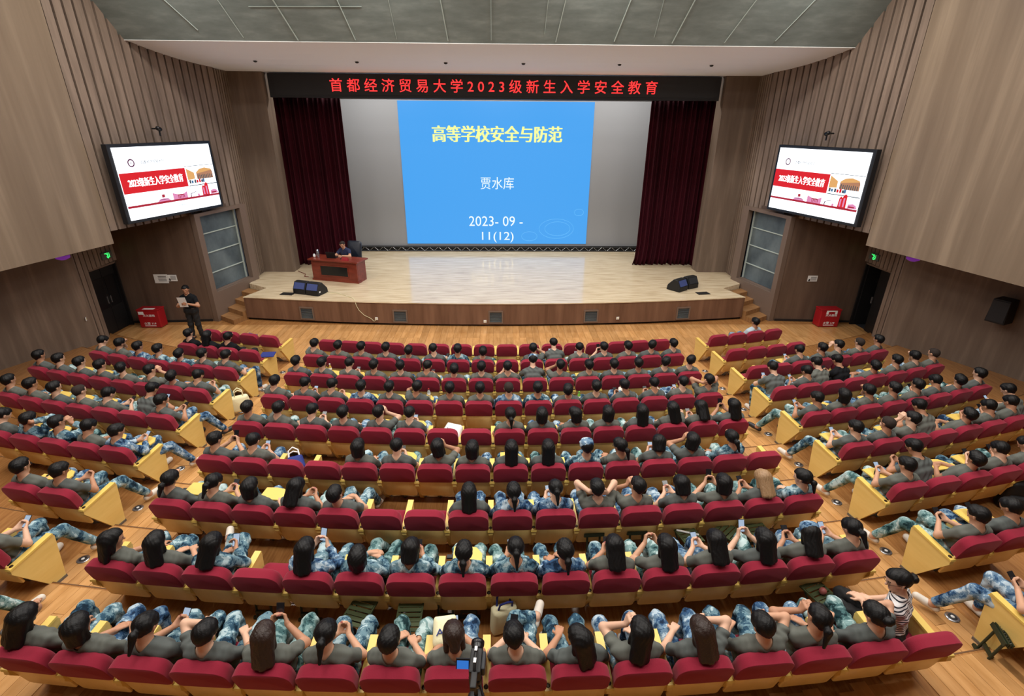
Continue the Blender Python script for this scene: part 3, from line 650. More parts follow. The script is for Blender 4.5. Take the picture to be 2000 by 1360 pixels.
def body(key,lean=-19,py=.08,pz=.55,head=(0,0,0),hands=None,legs=None,upper=1.0,h=H,twist=0,side_lean=0,flen=.25,fold=.007):
    F=Fig(); l=R(lean); sl_=R(side_lean)
    u=np.array([math.sin(sl_),math.sin(l)*math.cos(sl_),math.cos(l)*math.cos(sl_)]); P=np.array([0,py,pz]); tw=R(twist); lx=np.array([math.cos(tw),math.sin(tw),0])
    fwd=np.cross(u,lx); fwd/=np.linalg.norm(fwd)
    A=lambda up_,sd,fd=0:P+u*up_+lx*sd+fwd*fd
    F.cap(A(0,-.075),A(0,.075),.112,.112,.05,'trouser')
    F.cap(A(.14,-.055),A(.14,.055),.10,.10,.06,'shirt'); F.cap(A(.28,-.07),A(.28,.07),.108,.108,.06,'shirt')
    F.cap(A(.385,-.12),A(.385,.12),.072,.072,.06,'shirt'); F.cap(A(.44,-.05),A(.44,.05),.06,.06,.05,'shirt')
    nb_=A(.475,0); Hr=rotm(*[R(x) for x in head]); 
    hc=nb_+u*.05+Hr@np.array([0,.028,.112])
    T=lambda x,y,z:hc+Hr@np.array([x,y,z])
    F.cap(nb_-u*.03,T(0,-.025,-.05),.058,.052,.03,'neck')
    F.cap(T(0,-.028,.03),T(0,.02,.035),.083,.080,.02,'head'); F.cap(T(0,.028,-.005),T(0,.045,-.078),.064,.040,.03,'head')
    F.cap(T(0,.086,.004),T(0,.104,-.03),.008,.013,.012,'head'); 
    for s in(-1,1): F.cap(T(s*.080,-.008,.012),T(s*.079,-.006,-.02),.014,.010,.008,'head')
    F.cap(T(-.03,.075,.022),T(.03,.075,.022),.012,.012,.015,'head')
    for s,(tg,dr,nr,cu,pole) in zip((1,-1),hands):
        S=A(.385,s*.165); E_,W=ik(S,tg,.27*upper,flen*upper,pole)
        F.cap(S,E_,.056,.043,.03,'uarm'); F.cap(E_,W,.042,.027,.02,'farm'); hand(F,W,dr,nr,-s,cu)
    for s,(kn,an,fd) in zip((1,-1),legs):
        hp=A(0,s*.085); kn=np.array(kn,float); an=np.array(an,float)
        F.cap(hp,kn,.088,.062,.04,'trouser'); F.cap(kn,an,.062,.043,.03,'shin')
        fd=np.array(fd,float); fd/=np.linalg.norm(fd); hl=an+np.array([0,0,-.035])-fd*.045; to=hl+fd*.205
        lb='shoeR' if s>0 else 'shoeL'
        F.cap(hl,to,.040,.036,.02,lb); F.cap(hl+fd*.10,to-fd*.01,.043,.038,.015,lb)
    fl_,org=F.field(h); vs,fs=surfnet(fl_,org,h); N=vnormals(vs,fs)
    D=np.stack([F.dist(vs,*p[:4])[0] for p in F.P],1); Tt=np.stack([F.dist(vs,*p[:4])[1] for p in F.P],1); am=D.argmin(1); t=Tt[np.arange(len(vs)),am]; labs=np.array([p[5] for p in F.P])[am]
    # face details as materials on the one body mesh
    loc=(vs-hc)@Hr; fc=loc[fs].mean(1); mi=np.zeros(len(fs),int)
    for s in(-1,1):
        mi[((fc[:,0]-s*.032)**2/.012**2+(fc[:,2]-.004)**2/.006**2<1)&(fc[:,1]>.05)]=1
        mi[(abs(fc[:,0]-s*.033)<.017)&(abs(fc[:,2]-.026)<.0042)&(fc[:,1]>.05)]=1
    mi[(abs(fc[:,0])<.024)&(abs(fc[:,2]+.058)<.007)&(fc[:,1]>.05)]=2
    out={'body':np_mesh('body',vs,fs,['skin','eye','lip'],mi)}
    wob=(np.sin(vs[:,0]*61+vs[:,2]*47+np.sin(vs[:,1]*33)*2)+np.sin(vs[:,1]*71+vs[:,2]*29+1.7))*.5
    def garment(name,sel,off,fold,mat):
        f=sel[fs].all(1)
        if f.sum()<10: return
        g=vs+N*(off+fold*wob)[:,None] if not np.isscalar(off) else vs+N*(off+fold*wob[:,None])
        ff=fs[f]
        # smooth the hem
        e=np.concatenate([ff[:,[0,1]],ff[:,[1,2]],ff[:,[2,3]],ff[:,[3,0]]]); es=np.sort(e,1); un,ct=np.unique(es,axis=0,return_counts=True); bd=un[ct==1]
        for _ in range(4):
            acc=np.zeros_like(g); c=np.zeros(len(g)); np.add.at(acc,bd[:,0],g[bd[:,1]]); np.add.at(acc,bd[:,1],g[bd[:,0]]); np.add.at(c,bd[:,0],1); np.add.at(c,bd[:,1],1)
            m=c==2; g[m]=.5*g[m]+.5*acc[m]/2
        out[name]=np_mesh(name,g,ff,[mat])
    sh=(labs=='shirt'); ua=(labs=='uarm'); fa=(labs=='farm')
    garment('shirt',sh|(ua&(t<.66)),.011,fold,'tee'); garment('jacket',sh|ua|(fa&(t<.9)),.014,fold*1.5,'camo_a')
    garment('trousers',(labs=='trouser')|((labs=='shin')&(t<.93)),.013,.007,'camo_a')
    garment('shoe_r',labs=='shoeR',.004,0,'shoe_white'); garment('shoe_l',labs=='shoeL',.004,0,'shoe_white')
    M=Matrix([list(Hr[0])+[hc[0]],list(Hr[1])+[hc[1]],list(Hr[2])+[hc[2]],[0,0,0,1]]); out['head']=M
    LIBM[key]=out; return out
# --- hair, in the frame of the head
HAIR={}
def hairmesh(key,prims,cuts,mat,h=.0068):
    F=Fig()
    for p in prims: F.cap(*p)
    fl_,org=F.field(h); n=fl_.shape
    g=np.stack(np.meshgrid(*[org[i]+h*np.arange(n[i]) for i in range(3)],indexing='ij'),-1); X,Y,Z=g[...,0],g[...,1],g[...,2]
    fl_=fl_+.0022*np.sin(X*170+2*np.sin(Z*30))*np.sin(Y*110+Z*25)
    for c in cuts: fl_=np.maximum(fl_,c(X,Y,Z))
    vs,fs=surfnet(fl_,org,h); HAIR[key]=np_mesh('hair',vs,fs,[mat])
face=lambda X,Y,Z:-np.maximum(.030+.35*(Z-.02)-Y+.15*np.abs(X),Z-.066-.1*np.abs(X))          # opening in front of the face
nape=lambda X,Y,Z:np.minimum(Z*0-1,0)-0+np.maximum(-1,(-.075-Z))                      # cut below the nape
ears=lambda X,Y,Z:-np.maximum(-.02-.3*(Z+.02)-Y,Z-.02)
capm=[((0,-.032,.036),(0,.02,.045),.095,.09,.02)]
hairmesh('s',capm+[((0,-.072,.0),(0,-.062,-.035),.042,.034,.03),((-.03,.045,.088),(.035,.05,.085),.026,.026,.02)],[face,nape,ears],'hair_black')
hairmesh('k',[((0,-.03,.033),(0,.02,.038),.088,.084,.02),((0,-.07,.0),(0,-.06,-.03),.035,.03,.03)],[face,nape,ears],'hair_buzz')
side=[((s*.062,-.02,.03),(s*.072,-.005,-.10),.034,.026,.02) for s in(-1,1)]
hairmesh('o',capm+side+[((0,-.075,.03),(0,-.085,-.095),.06,.045,.03),((-.045,-.06,.02),(-.05,-.06,-.1),.05,.035,.03),((.045,-.06,.02),(.05,-.06,-.1),.05,.035,.03)],[face],'hair_black')
lng=side+[((0,-.07,.03),(0,-.105,-.20),.062,.045,.03),((-.045,-.06,.02),(-.06,-.09,-.20),.052,.036,.03),((.045,-.06,.02),(.06,-.09,-.20),.052,.036,.03)]
hairmesh('l',capm+lng,[face],'hair_black'); hairmesh('b',capm+lng,[face],'hair_brown')
hairmesh('d',capm+side+[((0,-.075,.03),(0,-.08,-.07),.058,.045,.03)],[face],'hair_brown')
hairmesh('w',capm+lng,[face],'hair_light')
hairmesh('t',capm+[((0,-.07,.0),(0,-.06,-.04),.04,.03,.03),((0,-.11,.01),(0,-.145,-.02),.024,.034,.015),((0,-.145,-.02),(0,-.16,-.17),.034,.014,.02)],[face,ears],'hair_black')
hairmesh('u',capm+[((0,-.07,.0),(0,-.06,-.04),.04,.03,.03),((-.012,-.135,.03),(.012,-.14,.034),.04,.038,.012)],[face,ears],'hair_black')
# camouflage cap
mb=MB(); mb.lathe([(.104,.02),(.104,.05),(.100,.085),(.088,.118),(.05,.137),(.004,.143)],22,'camo_c',M=Matrix.Translation((0,-.008,0)))
br=[]; 
for k in range(13):
    t=math.pi*k/12; br.append((.088*math.cos(t),.07+.085*math.sin(t)))
mb.prism(br,'z',.028,.036,'camo_c'); CAPM=mb.mesh('cap')
gl=MB()
for s in(-1,1): gl.tube([(s*.034+.024*math.cos(2*math.pi*k/12),.098,.002+.019*math.sin(2*math.pi*k/12)) for k in range(13)],.0022,5,'black',caps=False); gl.tube([(s*.058,.096,.006),(s*.086,.0,.006)],.0022,5,'black')
gl.tube([(-.01,.1,.006),(.01,.1,.006)],.0022,5,'black'); GLASSES=gl.mesh('glasses')
UP,DN,FW=(0,0,1),(0,0,-1),(0,1,0)
LEG=lambda s,kx=.13,ky=.50,kz=.55,ax=.12,ay=.50,fd=(0,1,0):((s*kx,ky+.06,kz+.015),(s*ax,ay+.08,.085),(s*.15,1,0) if fd==(0,1,0) else fd)
LAPR=((.09,.27,.675),(-.55,.8,-.12),DN,.5,(1,-.4,-.6)); LAPL=((-.09,.29,.69),(.55,.8,-.12),DN,.5,(-1,-.4,-.6))
PHR=((.06,.29,.76),(-.35,.85,.3),(-.8,.2,.5),1.0,(1,-.3,-.8)); PHL=((-.06,.29,.76),(.35,.85,.3),(.8,.2,.5),1.0,(-1,-.3,-.8))
P0=dict(lean=-20,head=(-4,0,0),hands=(LAPR,LAPL),legs=(LEG(1),LEG(-1)))
POSES={
'0':P0,
'1':dict(lean=-18,head=(-32,0,4),hands=(PHR,PHL),legs=(LEG(1,.17,.50),LEG(-1,.10,.49,.55,.14,.62))),
'2':dict(lean=-30,py=.16,pz=.54,head=(8,6,10),hands=(((.06,.30,.72),(-.9,.4,-.1),(0,-.3,-1),.4,(1,-.5,-.5)),((-.06,.33,.74),(.9,.4,-.1),(0,-.3,-1),.4,(-1,-.5,-.5))),legs=(LEG(1,.15,.60,.52,.16,.88),LEG(-1,.12,.60,.52,.10,.92))),
'3':dict(lean=-17,side_lean=6,head=(-12,-14,-6),hands=(((.11,.12,1.08),(-.25,-.1,1),(-1,0,0),.9,(1,.3,-1)),LAPL),legs=(LEG(1,.2,.49),LEG(-1))),
'4':dict(lean=24,py=.05,head=(-28,4,0),hands=(((.06,.50,.74),(-.35,.8,.3),(-.8,.2,.5),1.0,(1,-.2,-.3)),((-.06,.50,.74),(.35,.8,.3),(.8,.2,.5),1.0,(-1,-.2,-.3))),legs=(LEG(1,.19,.47,.55,.17,.42),LEG(-1,.19,.47,.55,.17,.42))),
'A':dict(lean=-18,head=(-10,8,0),hands=(((.12,-.08,1.14),(-.9,-.35,.25),(0,1,.1),.5,(.5,.9,.3)),((-.11,-.07,1.12),(.9,-.35,.25),(0,1,.1),.5,(-.5,.9,.2))),legs=(LEG(1,.18,.5),LEG(-1,.16,.5))),
'5':dict(lean=-20,head=(-18,-6,6),hands=(((.075,.13,1.06),(-.45,-.1,.9),(-.2,-1,.0),.5,(1,.5,.1)),((-.10,.30,.70),(.55,.7,-.1),DN,.5,(-1,-.4,-.5))),legs=(LEG(1,.18,.5),LEG(-1,.16,.5))),
'6':dict(lean=-19,head=(-22,10,0),hands=(PHR,LAPL),legs=(((.02,.54,.66),(-.20,.60,.62),(-.3,1,.35)),LEG(-1,.13,.50))),
'7':dict(lean=-20,head=(-6,-4,38),twist=10,hands=(LAPR,((-.16,.30,.70),(.2,.9,-.1),DN,.4,(-1,-.4,-.4))),legs=(LEG(1,.05,.50),LEG(-1,.22,.49,.55,.24,.56))),
'8':dict(lean=-21,py=.08,head=(-20,0,-10),hands=(PHR,PHL),legs=(((.27,.50,.56),(.40,.74,.13),(.6,1,.25)),LEG(-1,.10,.52))),
'9':dict(lean=-20,head=(-16,0,-4),hands=(((.10,.27,.90),(-.3,.6,.7),(-.8,.1,.3),1.0,(1,-.3,-.8)),((-.05,.28,.89),(.35,.65,.6),(.8,.1,.3),1.0,(-1,-.3,-.8))),legs=(LEG(1,.16,.50),LEG(-1,.14,.50,.55,.16,.62)))}
for k,v in POSES.items(): body(k,**v)
PHONE={'1':((0,.385,.80),(R(38),0,0)),'4':((0,.585,.80),(R(40),0,0)),'6':((.03,.38,.805),(R(38),0,R(8))),'8':((0,.385,.80),(R(38),0,0)),'9':((.025,.36,.975),(R(62),0,R(4)))}
ph=MB(); ph.box((0,0,0),(.074,.15,.008),'phone_dark'); PH_BODY=ph.mesh('phone'); 
PH_SCR={m:MB().box((0,0,.0046),(.067,.14,.001),m).mesh('screen') for m in ('phone_lit','phone_blue','phone_dark')}
def add_person(key,M,label,hair,mats,group=None,mirrored=False,glasses=False,name='person',cap=False,haircut=None):
    lib=LIBM[key]; o=link(name,lib['body']); tag(o,label,'person',group)
    o.matrix_world=M@Matrix.Diagonal((-1 if mirrored else 1,1,1,1))
    def mslot(ob,m,i=0): ob.material_slots[i].link='OBJECT'; ob.material_slots[i].material=MAT[m]
    mslot(o,mats.get('skin','skin'))
    top='jacket' if mats['top'].startswith('camo') or mats.get('long') else 'shirt'
    c=link(top if top=='jacket' else 't_shirt',lib[top],o); mslot(c,mats['top'])
    c=link('trousers',lib['trousers'],o); mslot(c,mats['legs'])
    for q in ('shoe_l','shoe_r'):
        if q in lib: c=link('shoe',lib[q],o); mslot(c,mats.get('shoe','shoe_white'))
    if hair:
        c=link('hair',HAIR[hair],o); c.matrix_local=lib['head']
        if haircut: mslot(c,haircut)
    if cap: c=link('cap',CAPM,o); c.matrix_local=lib['head']
    if glasses: c=link('glasses',GLASSES,o); c.matrix_local=lib['head']
    return o
HN={'s':'short black hair','k':'cropped hair','o':'black bobbed hair','l':'long black hair','b':'long brown hair','d':'short brown hair','w':'light brown hair','t':'black ponytail','u':'black hair bun','c':'camouflage cap','C':'cap over long hair'}
TN={'g':'grey T-shirt','c':'camouflage jacket','k':'black T-shirt','w':'pale shirt'}
rng=random.Random(3)
for (blk,row,j,M,code,pos) in SEATS:
    if code in('--','**'): continue
    h_,t_,p_=code
    mir=rng.random()<.5
    if p_=='8': mir=(blk=='R')
    if p_ in '57A' and blk!='C': mir=(blk=='R')
    hair={'c':'s','C':'l'}.get(h_,h_)
    top={'g':rng.choice(['tee','tee_b']),'c':rng.choice(['camo_c','camo_a']),'k':'tee_black','w':'shirt_light'}[t_]
    lg=rng.choice(['camo_a','camo_b','camo_c']) if t_!='k' else 'trouser_black'
    jit=Matrix.Rotation(R(rng.uniform(-7,7)),4,'Z'); 
    MM=M@Matrix.Translation((rng.uniform(-.02,.02),0,0))@jit
    lab='person with %s in %s, %s, %s, %s'%(HN[h_],TN[t_],pos,ROWN[row-1],BN[blk])
    add_person(p_,MM,lab,hair,dict(skin=rng.choice(['skin','skin_b','skin_c']),top=top,legs=lg,shoe=rng.choice(['shoe_white','shoe_white','shoe_black'])),'students seated in the audience',mir,glasses=rng.random()<.3,cap=h_ in 'cC')
    if p_ in PHONE and rng.random()<.85:
        l,r_=PHONE[p_]; f=-1 if mir else 1
        ps=MM@Matrix.Translation((l[0]*f,l[1],l[2]))@Matrix.Rotation(r_[2]*f,4,'Z')@Matrix.Rotation(r_[0],4,'X')
        po=link('smartphone',PH_BODY); po.matrix_world=ps; tag(po,'smartphone held by person %s, %s, %s'%(pos,ROWN[row-1],BN[blk]),'phone','smartphones held by students')
        link('screen',PH_SCR[rng.choice(['phone_lit','phone_lit','phone_dark','phone_dark','phone_dark'])],po)
# ============================================================ PEOPLE WITH THEIR OWN POSE
body('W',lean=6,py=0,pz=.56,h=.0065,head=(-12,4,38),hands=(((.06,.26,.74),(-.5,.8,0),DN,.5,(1,-.5,-.5)),((-.02,.30,.74),(.3,.9,0),DN,.5,(-1,-.5,-.5))),legs=(LEG(1,.11,.44,.55,.13,.36),LEG(-1,.09,.44,.55,.09,.40)))
wm=Matrix.Translation((4.17,3.60,.60))@Matrix.Rotation(R(41),4,'Z')
add_person('W',wm,'woman in black and white striped top, sitting upright on aisle seat, back row','u',dict(skin='skin_c',top='stripes',legs='trouser_black',shoe='shoe_black'),glasses=True)
body('S',lean=0,py=0,pz=.90,h=.0065,head=(-10,0,12),hands=(((.10,.24,1.16),(-.5,.75,.3),(-.5,-.3,.3),.6,(1,-.3,-1)),((-.11,.26,1.17),(.5,.75,.3),(.5,-.3,.3),.6,(-1,-.3,-1))),legs=(((.10,.02,.48),(.13,0,.085),(.3,1,0)),((-.10,.02,.48),(-.13,.0,.085),(-.3,1,0))))
sm=Matrix.Translation((-8.86,14.25,.01))@Matrix.Rotation(R(184),4,'Z')
add_person('S',sm,'man in black polo and trousers standing near the left door reading a sheet','s',dict(skin='skin_b',top='tee_black',legs='trouser_black',shoe='shoe_black'))
pp=tag(MB().box((0,0,0),(.22,.004,.31),'white').build('paper_sheet'),'white sheet of paper held by the standing man','paper'); pp.matrix_world=sm@Matrix.Translation((-.0,.335,1.25))@Matrix.Rotation(R(-14),4,'X')
body('D',lean=14,py=0,pz=.56,head=(-22,0,0),hands=(((.07,.36,.80),(-.8,.5,0),DN,.6,(1,-.4,-.2)),((-.08,.38,.80),(.8,.5,0),DN,.6,(-1,-.4,-.2))),legs=(LEG(1,.11,.4),LEG(-1,.11,.4)))
DROT=R(-16)
dm=Matrix.Translation((-5.62,17.92,SZ))@Matrix.Rotation(DROT,4,'Z')       # desk centre, +y away from the audience
spm=dm@Matrix.Translation((-.02,.62,0))@Matrix.Rotation(R(180),4,'Z')
add_person('D',spm,'man in dark blue polo shirt seated behind the stage desk','k',dict(skin='skin',top='shirt_navy',legs='trouser_black',shoe='shoe_black'))
# --- office chair, desk and what stands on it
ch=empty('office_chair'); ch.matrix_world=dm@Matrix.Translation((.05,.68,0)); tag(ch,'black leather office chair with tall back behind the stage desk','chair')
pillow(rounded_outline(.56,.5,1.18,.09,.05),[(.03,.03,-.05),(0,0,-.02),(0,0,.02),(.03,.03,.05)],'leather',Matrix.Translation((0,.27,0))@Matrix.Rotation(R(-8),4,'X')).build('backrest',ch)
pillow(rounded_outline(.54,-.26,.26,.07,.07),[(.03,.03,-.05),(0,0,-.02),(0,0,.02),(.03,.03,.05)],'leather',Matrix.Translation((0,-.02,.43))@Matrix.Rotation(R(90),4,'X')).build('seat',ch)
for s in(-1,1): MB().tube([(s*.29,.22,.5),(s*.31,.05,.66),(s*.31,-.18,.66),(s*.28,-.2,.44)],.022,8,'leather').build('armrest',ch)
MB().tube([(0,0,.08),(0,0,.4)],.03,10,'steel').build('gas_lift',ch)
for k in range(5):
    t=2*math.pi*k/5; MB().tube([(0,0,.1),(.3*math.cos(t),.3*math.sin(t),.05)],[.025,.016],8,'charcoal').build('leg',ch)
    MB().lathe([(.01,0),(.028,.005),(.028,.045),(.01,.05)],10,'black').build('castor',ch,loc=(.3*math.cos(t),.3*math.sin(t),0))
dk=empty('speaker_desk'); dk.matrix_world=dm; tag(dk,'reddish brown wooden desk with black inset front panel on the stage','desk')
MB().box((0,-.27,.36),(1.78,.05,.70),'desk_red').build('front_panel',dk,bevel=.008); MB().box((0,-.298,.38),(1.06,.012,.34),'black_gloss').build('inset_panel',dk)
f=MB()
for (c,d) in (((0,-.303,.56),(1.12,.02,.03)),((0,-.303,.2),(1.12,.02,.03)),((-.545,-.303,.38),(.03,.02,.36)),((.545,-.303,.38),(.03,.02,.36))): f.box(c,d,'desk_red')
f.build('inset_moulding',dk)
for s in(-1,1): MB().box((s*.87,.02,.36),(.05,.54,.72),'desk_red').build('side_panel',dk,bevel=.006)
MB().box((0,0,.745),(1.96,.74,.05),'desk_red').build('desktop',dk,bevel=.012); MB().box((0,-.2,.03),(1.84,.22,.06),'desk_red').build('plinth',dk)
def ondesk(o,x,y,z=.77,rz=0): o.matrix_world=dm@Matrix.Translation((x,y,z))@Matrix.Rotation(rz,4,'Z'); return o
lp=tag(ondesk(empty('laptop'),-.22,.02,.771,R(6)),'black laptop open on the stage desk facing the man','laptop')
MB().box((0,.04,.008),(.34,.24,.016),'black').build('keyboard_base',lp); MB().box((0,-.10,.115),(.34,.012,.22),'black',Matrix.Rotation(R(14),3,'X')).build('lid',lp)
th=tag(ondesk(MB().lathe([(.045,0),(.048,.01),(.048,.2),(.036,.23),(.036,.28),(.02,.285)],16,'steel').build('thermos_flask'),-.72,-.08),'tall steel thermos flask at the left of the stage desk','flask')
cp=tag(ondesk(empty('tea_cup'),-.86,-.1),'white lidded tea cup beside the steel flask','cup'); MB().lathe([(.03,0),(.042,.02),(.045,.09)],14,'white').build('cup_body',cp); MB().lathe([(.046,.09),(.03,.11),(.012,.115),(.012,.13)],14,'white').build('lid',cp)
npl=tag(ondesk(empty('name_plate'),.42,-.2,.772),'small red name plate on the stage desk','name plate'); MB().prism([(-.05,0),(.05,0),(0,.11)],'x',-.12,.12,'fire_red').build('wedge_stand',npl); MB().box((0,-.03,.052),(.2,.004,.05),'led_brick' if False else 'fire_red',Matrix.Rotation(R(-24),3,'X')).build('card',npl)
mc=tag(ondesk(empty('desk_microphone'),.18,-.05,.771),'small black desk microphone in front of the seated man','microphone'); MB().lathe([(.05,0),(.05,.015),(.02,.02)],14,'black').build('base',mc); MB().tube([(0,0,.015),(0,.05,.15),(0,.12,.24)],.006,6,'black').build('gooseneck',mc); MB().lathe([(.008,0),(.014,.02),(.014,.04),(.006,.05)],10,'black',M=Matrix.Translation((0,.12,.24))@Matrix.Rotation(R(-50),4,'X')).build('capsule',mc)
# --- stage monitors
def wedge(loc,rz,label,face):
    e=tag(empty('stage_monitor',loc,rz),label,'loudspeaker'); pr=[(0,0),(.0,.16),(.12,.385),(.26,.40),(.50,.16),(.52,0)]
    MB().prism(pr,'x',-.235,.235,'black').build('cabinet',e,bevel=.012)
    MB().box((0,.052,.274),(.40,.008,.21),face,Matrix.Rotation(R(-28),3,'X')).build('front_plate',e)
    MB().box((0,.385,.285),(.42,.012,.30),'charcoal',Matrix.Rotation(R(45),3,'X')).build('grille',e)
    MB().box((.238,.1,.12),(.006,.06,.05),'white').build('connector_plate',e)
wedge((-6.45,16.17,SZ),R(-19),'black stage monitor with blue plate, nearer the left stairs','speaker_grille'); wedge((-5.98,16.0,SZ),R(-19),'black stage monitor with blue plate, nearer the stage centre at left','speaker_grille')
wedge((6.30,16.5,SZ),R(38),'black stage monitor at right, nearer the stage centre','speaker_grille'); wedge((6.75,16.82,SZ),R(30),'black stage monitor at right, nearer the right stairs','charcoal')
for (x,y,rz,l) in ((-6.85,16.2,R(-8),'black flat plate on the stage beside the left monitors'),(6.88,16.28,R(10),'black flat plate on the stage before the right monitors')):
    tag(MB().box((0,0,.008),(.42,.26,.016),'black').build('floor_plate',loc=(x,y,SZ),rot=(0,0,rz),bevel=.004),l,'plate')
def cord(name,pts,r,m,label): return tag(MB().tube(pts,r,6,m).build(name),label,'cord')
lipy=lambda x:15.25+.67*(x/8.14)**2
cord('power_cord',[(-5.62,16.35,SZ+.015),(-5.2,16.25,SZ+.012),(-4.9,16.0,SZ+.012),(-4.6,15.75,SZ+.012),(-4.45,lipy(-4.45)-.02,SZ+.01),(-4.42,lipy(-4.42)-.05,SZ-.12),(-4.35,lipy(-4.35)-.05,.5),(-4.2,lipy(-4.2)-.05,.34),(-4.0,lipy(-4)-.05,.24),(-3.9,lipy(-3.9)-.05,.14),(-3.83,lipy(-3.83)-.055,.2)],.008,'cream','thin pale cord running from stage monitors down to a socket')
cord('audio_cable',[(-7.5,19.0,SZ+.012),(-7.1,18.6,SZ+.012),(-7.0,18.25,SZ+.012),(-6.85,18.22,SZ+.012)],.012,'desk_red','dark red cable lying between the left pillar and the desk')
# --- wall things
for s in(-1,1):
    x=s*10.78 if s<0 else 10.62; sd='left' if s<0 else 'right'
    fb=tag(empty('fire_extinguisher_box',(x,15.3,0),0),'red fire extinguisher box with white characters by the %s recess wall'%sd,'box')
    MB().box((0,0,.30),(.64,.34,.56),'fire_red').build('body',fb,bevel=.02); MB().box((0,0,.595),(.66,.36,.04),'fire_red').build('lid',fb,bevel=.01)
    for q in(-.27,.27): MB().box((q,0,.01),(.05,.28,.02),'black').build('foot',fb)
    RXl=Matrix.Rotation(R(90),4,'X')
    lettering('火警 119',.36,.085,'white',fb,Matrix.Translation((0,-.173,.16))@RXl); lettering('灭火器箱',.36,.075,'white',fb,Matrix.Translation((.02,-.173,.42))@RXl)
    MB().box((0,-.173,.085),(.34,.003,.02),'white').build('stripe',fb)
    if s<0: MB().box((-.2,-.174,.5),(.16,.004,.09),'white').build('label',fb); MB().box((.02,-.1,.617),(.34,.12,.003),'white').build('label',fb)
    else:
        MB().box((.02,-.174,.56),(.34,.004,.05),'white').build('label',fb)
        for q in(-.12,.16): MB().box((q,-.174,.5),(.07,.004,.08),'white').build('label',fb)
def notice(x,z,w_,h_,label,txt):
    y=15.78-(abs(x)-9.1)/2.65*.18-.012
    e=tag(empty('wall_notice',(x,y,z),math.copysign(.068,-x) if False else 0),label,'sign'); MB().box((0,0,0),(w_,.01,h_),'white').build('board',e)
    for k in range(4): MB().box((.1*w_,-.007,h_*(.28-.17*k)),(w_*.6,.003,h_*.06),'charcoal').build('text_line',e)
    if txt: MB().lathe([(.02,0),(.02,.003)],10,'black',M=Matrix.Translation((-w_*.32,-.006,-h_*.15))@Matrix.Rotation(R(90),4,'X')).build('pictogram',e); MB().box((-w_*.32,-.007,-h_*.32),(.05,.003,.04),'black').build('pictogram',e)
notice(-10.44,1.44,.42,.28,'large white notice on the left recess wall beside a smaller one',False); notice(-10.1,1.46,.27,.2,'small white notice with black pictogram on the left recess wall',True); notice(10.1,1.46,.31,.19,'small white notice with black pictogram on the right recess wall',True)
for s in(-1,1):
    y=15.15; x=s*(11.4+.1*(y-13.7)-.055)
    e=tag(empty('exit_sign',(x,y,2.3),s*R(-90)),'green lit exit sign above the %s door'%('left' if s<0 else 'right'),'sign')
    MB().box((0,0,0),(.42,.05,.2),'exit_box').build('housing',e,bevel=.01)
    g=-.029
    MB().box((.02,g,.06),(.03,.004,.03),'exit_green').build('pictogram',e)
    MB().box((.02,g,.0),(.035,.004,.07),'exit_green',Matrix.Rotation(.3,3,'Y')).build('pictogram',e)
    for a,px in ((.7,.045),(-.6,-.01)): MB().box((px,g,-.055),(.02,.004,.07),'exit_green',Matrix.Rotation(a,3,'Y')).build('pictogram',e)
    MB().box((.0,g,.03),(.1,.004,.016),'exit_green',Matrix.Rotation(.4,3,'Y')).build('pictogram',e)
    MB().box((.085,g,0),(.014,.004,.13),'exit_green').build('pictogram',e); MB().box((-.06,g,.062),(.08,.004,.014),'exit_green').build('pictogram',e)
    e=tag(empty('ceiling_lamp',(s*10.3,12.25,3.06)),'purple tinted lamp under the overhang on the %s'%('left' if s<0 else 'right'),'lamp')
    MB().lathe([(.18,0),(.18,-.05),(.15,-.06)],18,'charcoal').build('casing',e); MB().lathe([(.145,-.058),(.14,-.13),(.06,-.17)],18,'purple_glow').build('lens',e)
e=tag(empty('dome_camera',(-10.75,11.1,3.06)),'white dome camera under the overhang at the left edge','camera'); MB().lathe([(.1,0),(.1,-.06),(.085,-.08)],18,'white').build('housing',e); MB().lathe([(.08,-.08),(.07,-.13),(.03,-.155)],18,'black_gloss').build('dome',e)
wl=math.atan2(.452,1)
plate('wall_socket',(-11.40,13.6,.88),-R(90)+wl+R(180),'white switch plate on the lower left wall beside the door slats','switch',.1)
plate('wall_socket',(-12.05,12.05,.17),R(90)+wl,'white socket low on the left wall beside the fourth row','socket',.1); plate('wall_socket',(12.1,12.0,.14),-R(90)-wl,'white socket low on the right wall beside the fifth row','socket',.1)
sp=tag(empty('wall_speaker',(12.22,11.38,1.92),R(-66)),'black loudspeaker mounted on the right wall','loudspeaker'); MB().prism([(-.2,-.29),(.2,-.29),(.17,.29),(-.17,.29)],'y',-.3,.1,'black').build('cabinet',sp,bevel=.015); MB().box((0,-.306,0),(.34,.012,.5),'charcoal').build('grille',sp); MB().box((0,.13,0),(.08,.16,.2),'charcoal').build('wall_bracket',sp)
# --- round step lights in both aisles
for i in range(2,10):
    for s in(-1,1):
        r_=RR[i-1]-.73; a=s*5.46/r_; p=polar(r_,a)
        e=tag(empty('step_light',(p[0],p[1],RISE*(i-1)+.006)),'round steel floor light in the %s aisle beside the %s'%('left' if s<0 else 'right',ROWN[i-1]),'floor light','round floor lights in the aisles')
        MB().lathe([(.075,0),(.075,.006),(.062,.012),(.05,.012)],20,'steel').build('trim_ring',e); MB().lathe([(.05,.008),(.046,.013),(.02,.014)],20,'charcoal').build('lens',e); MB().lathe([(.022,.012),(.02,.018),(.012,.019)],14,'white').build('lamp_cap',e)
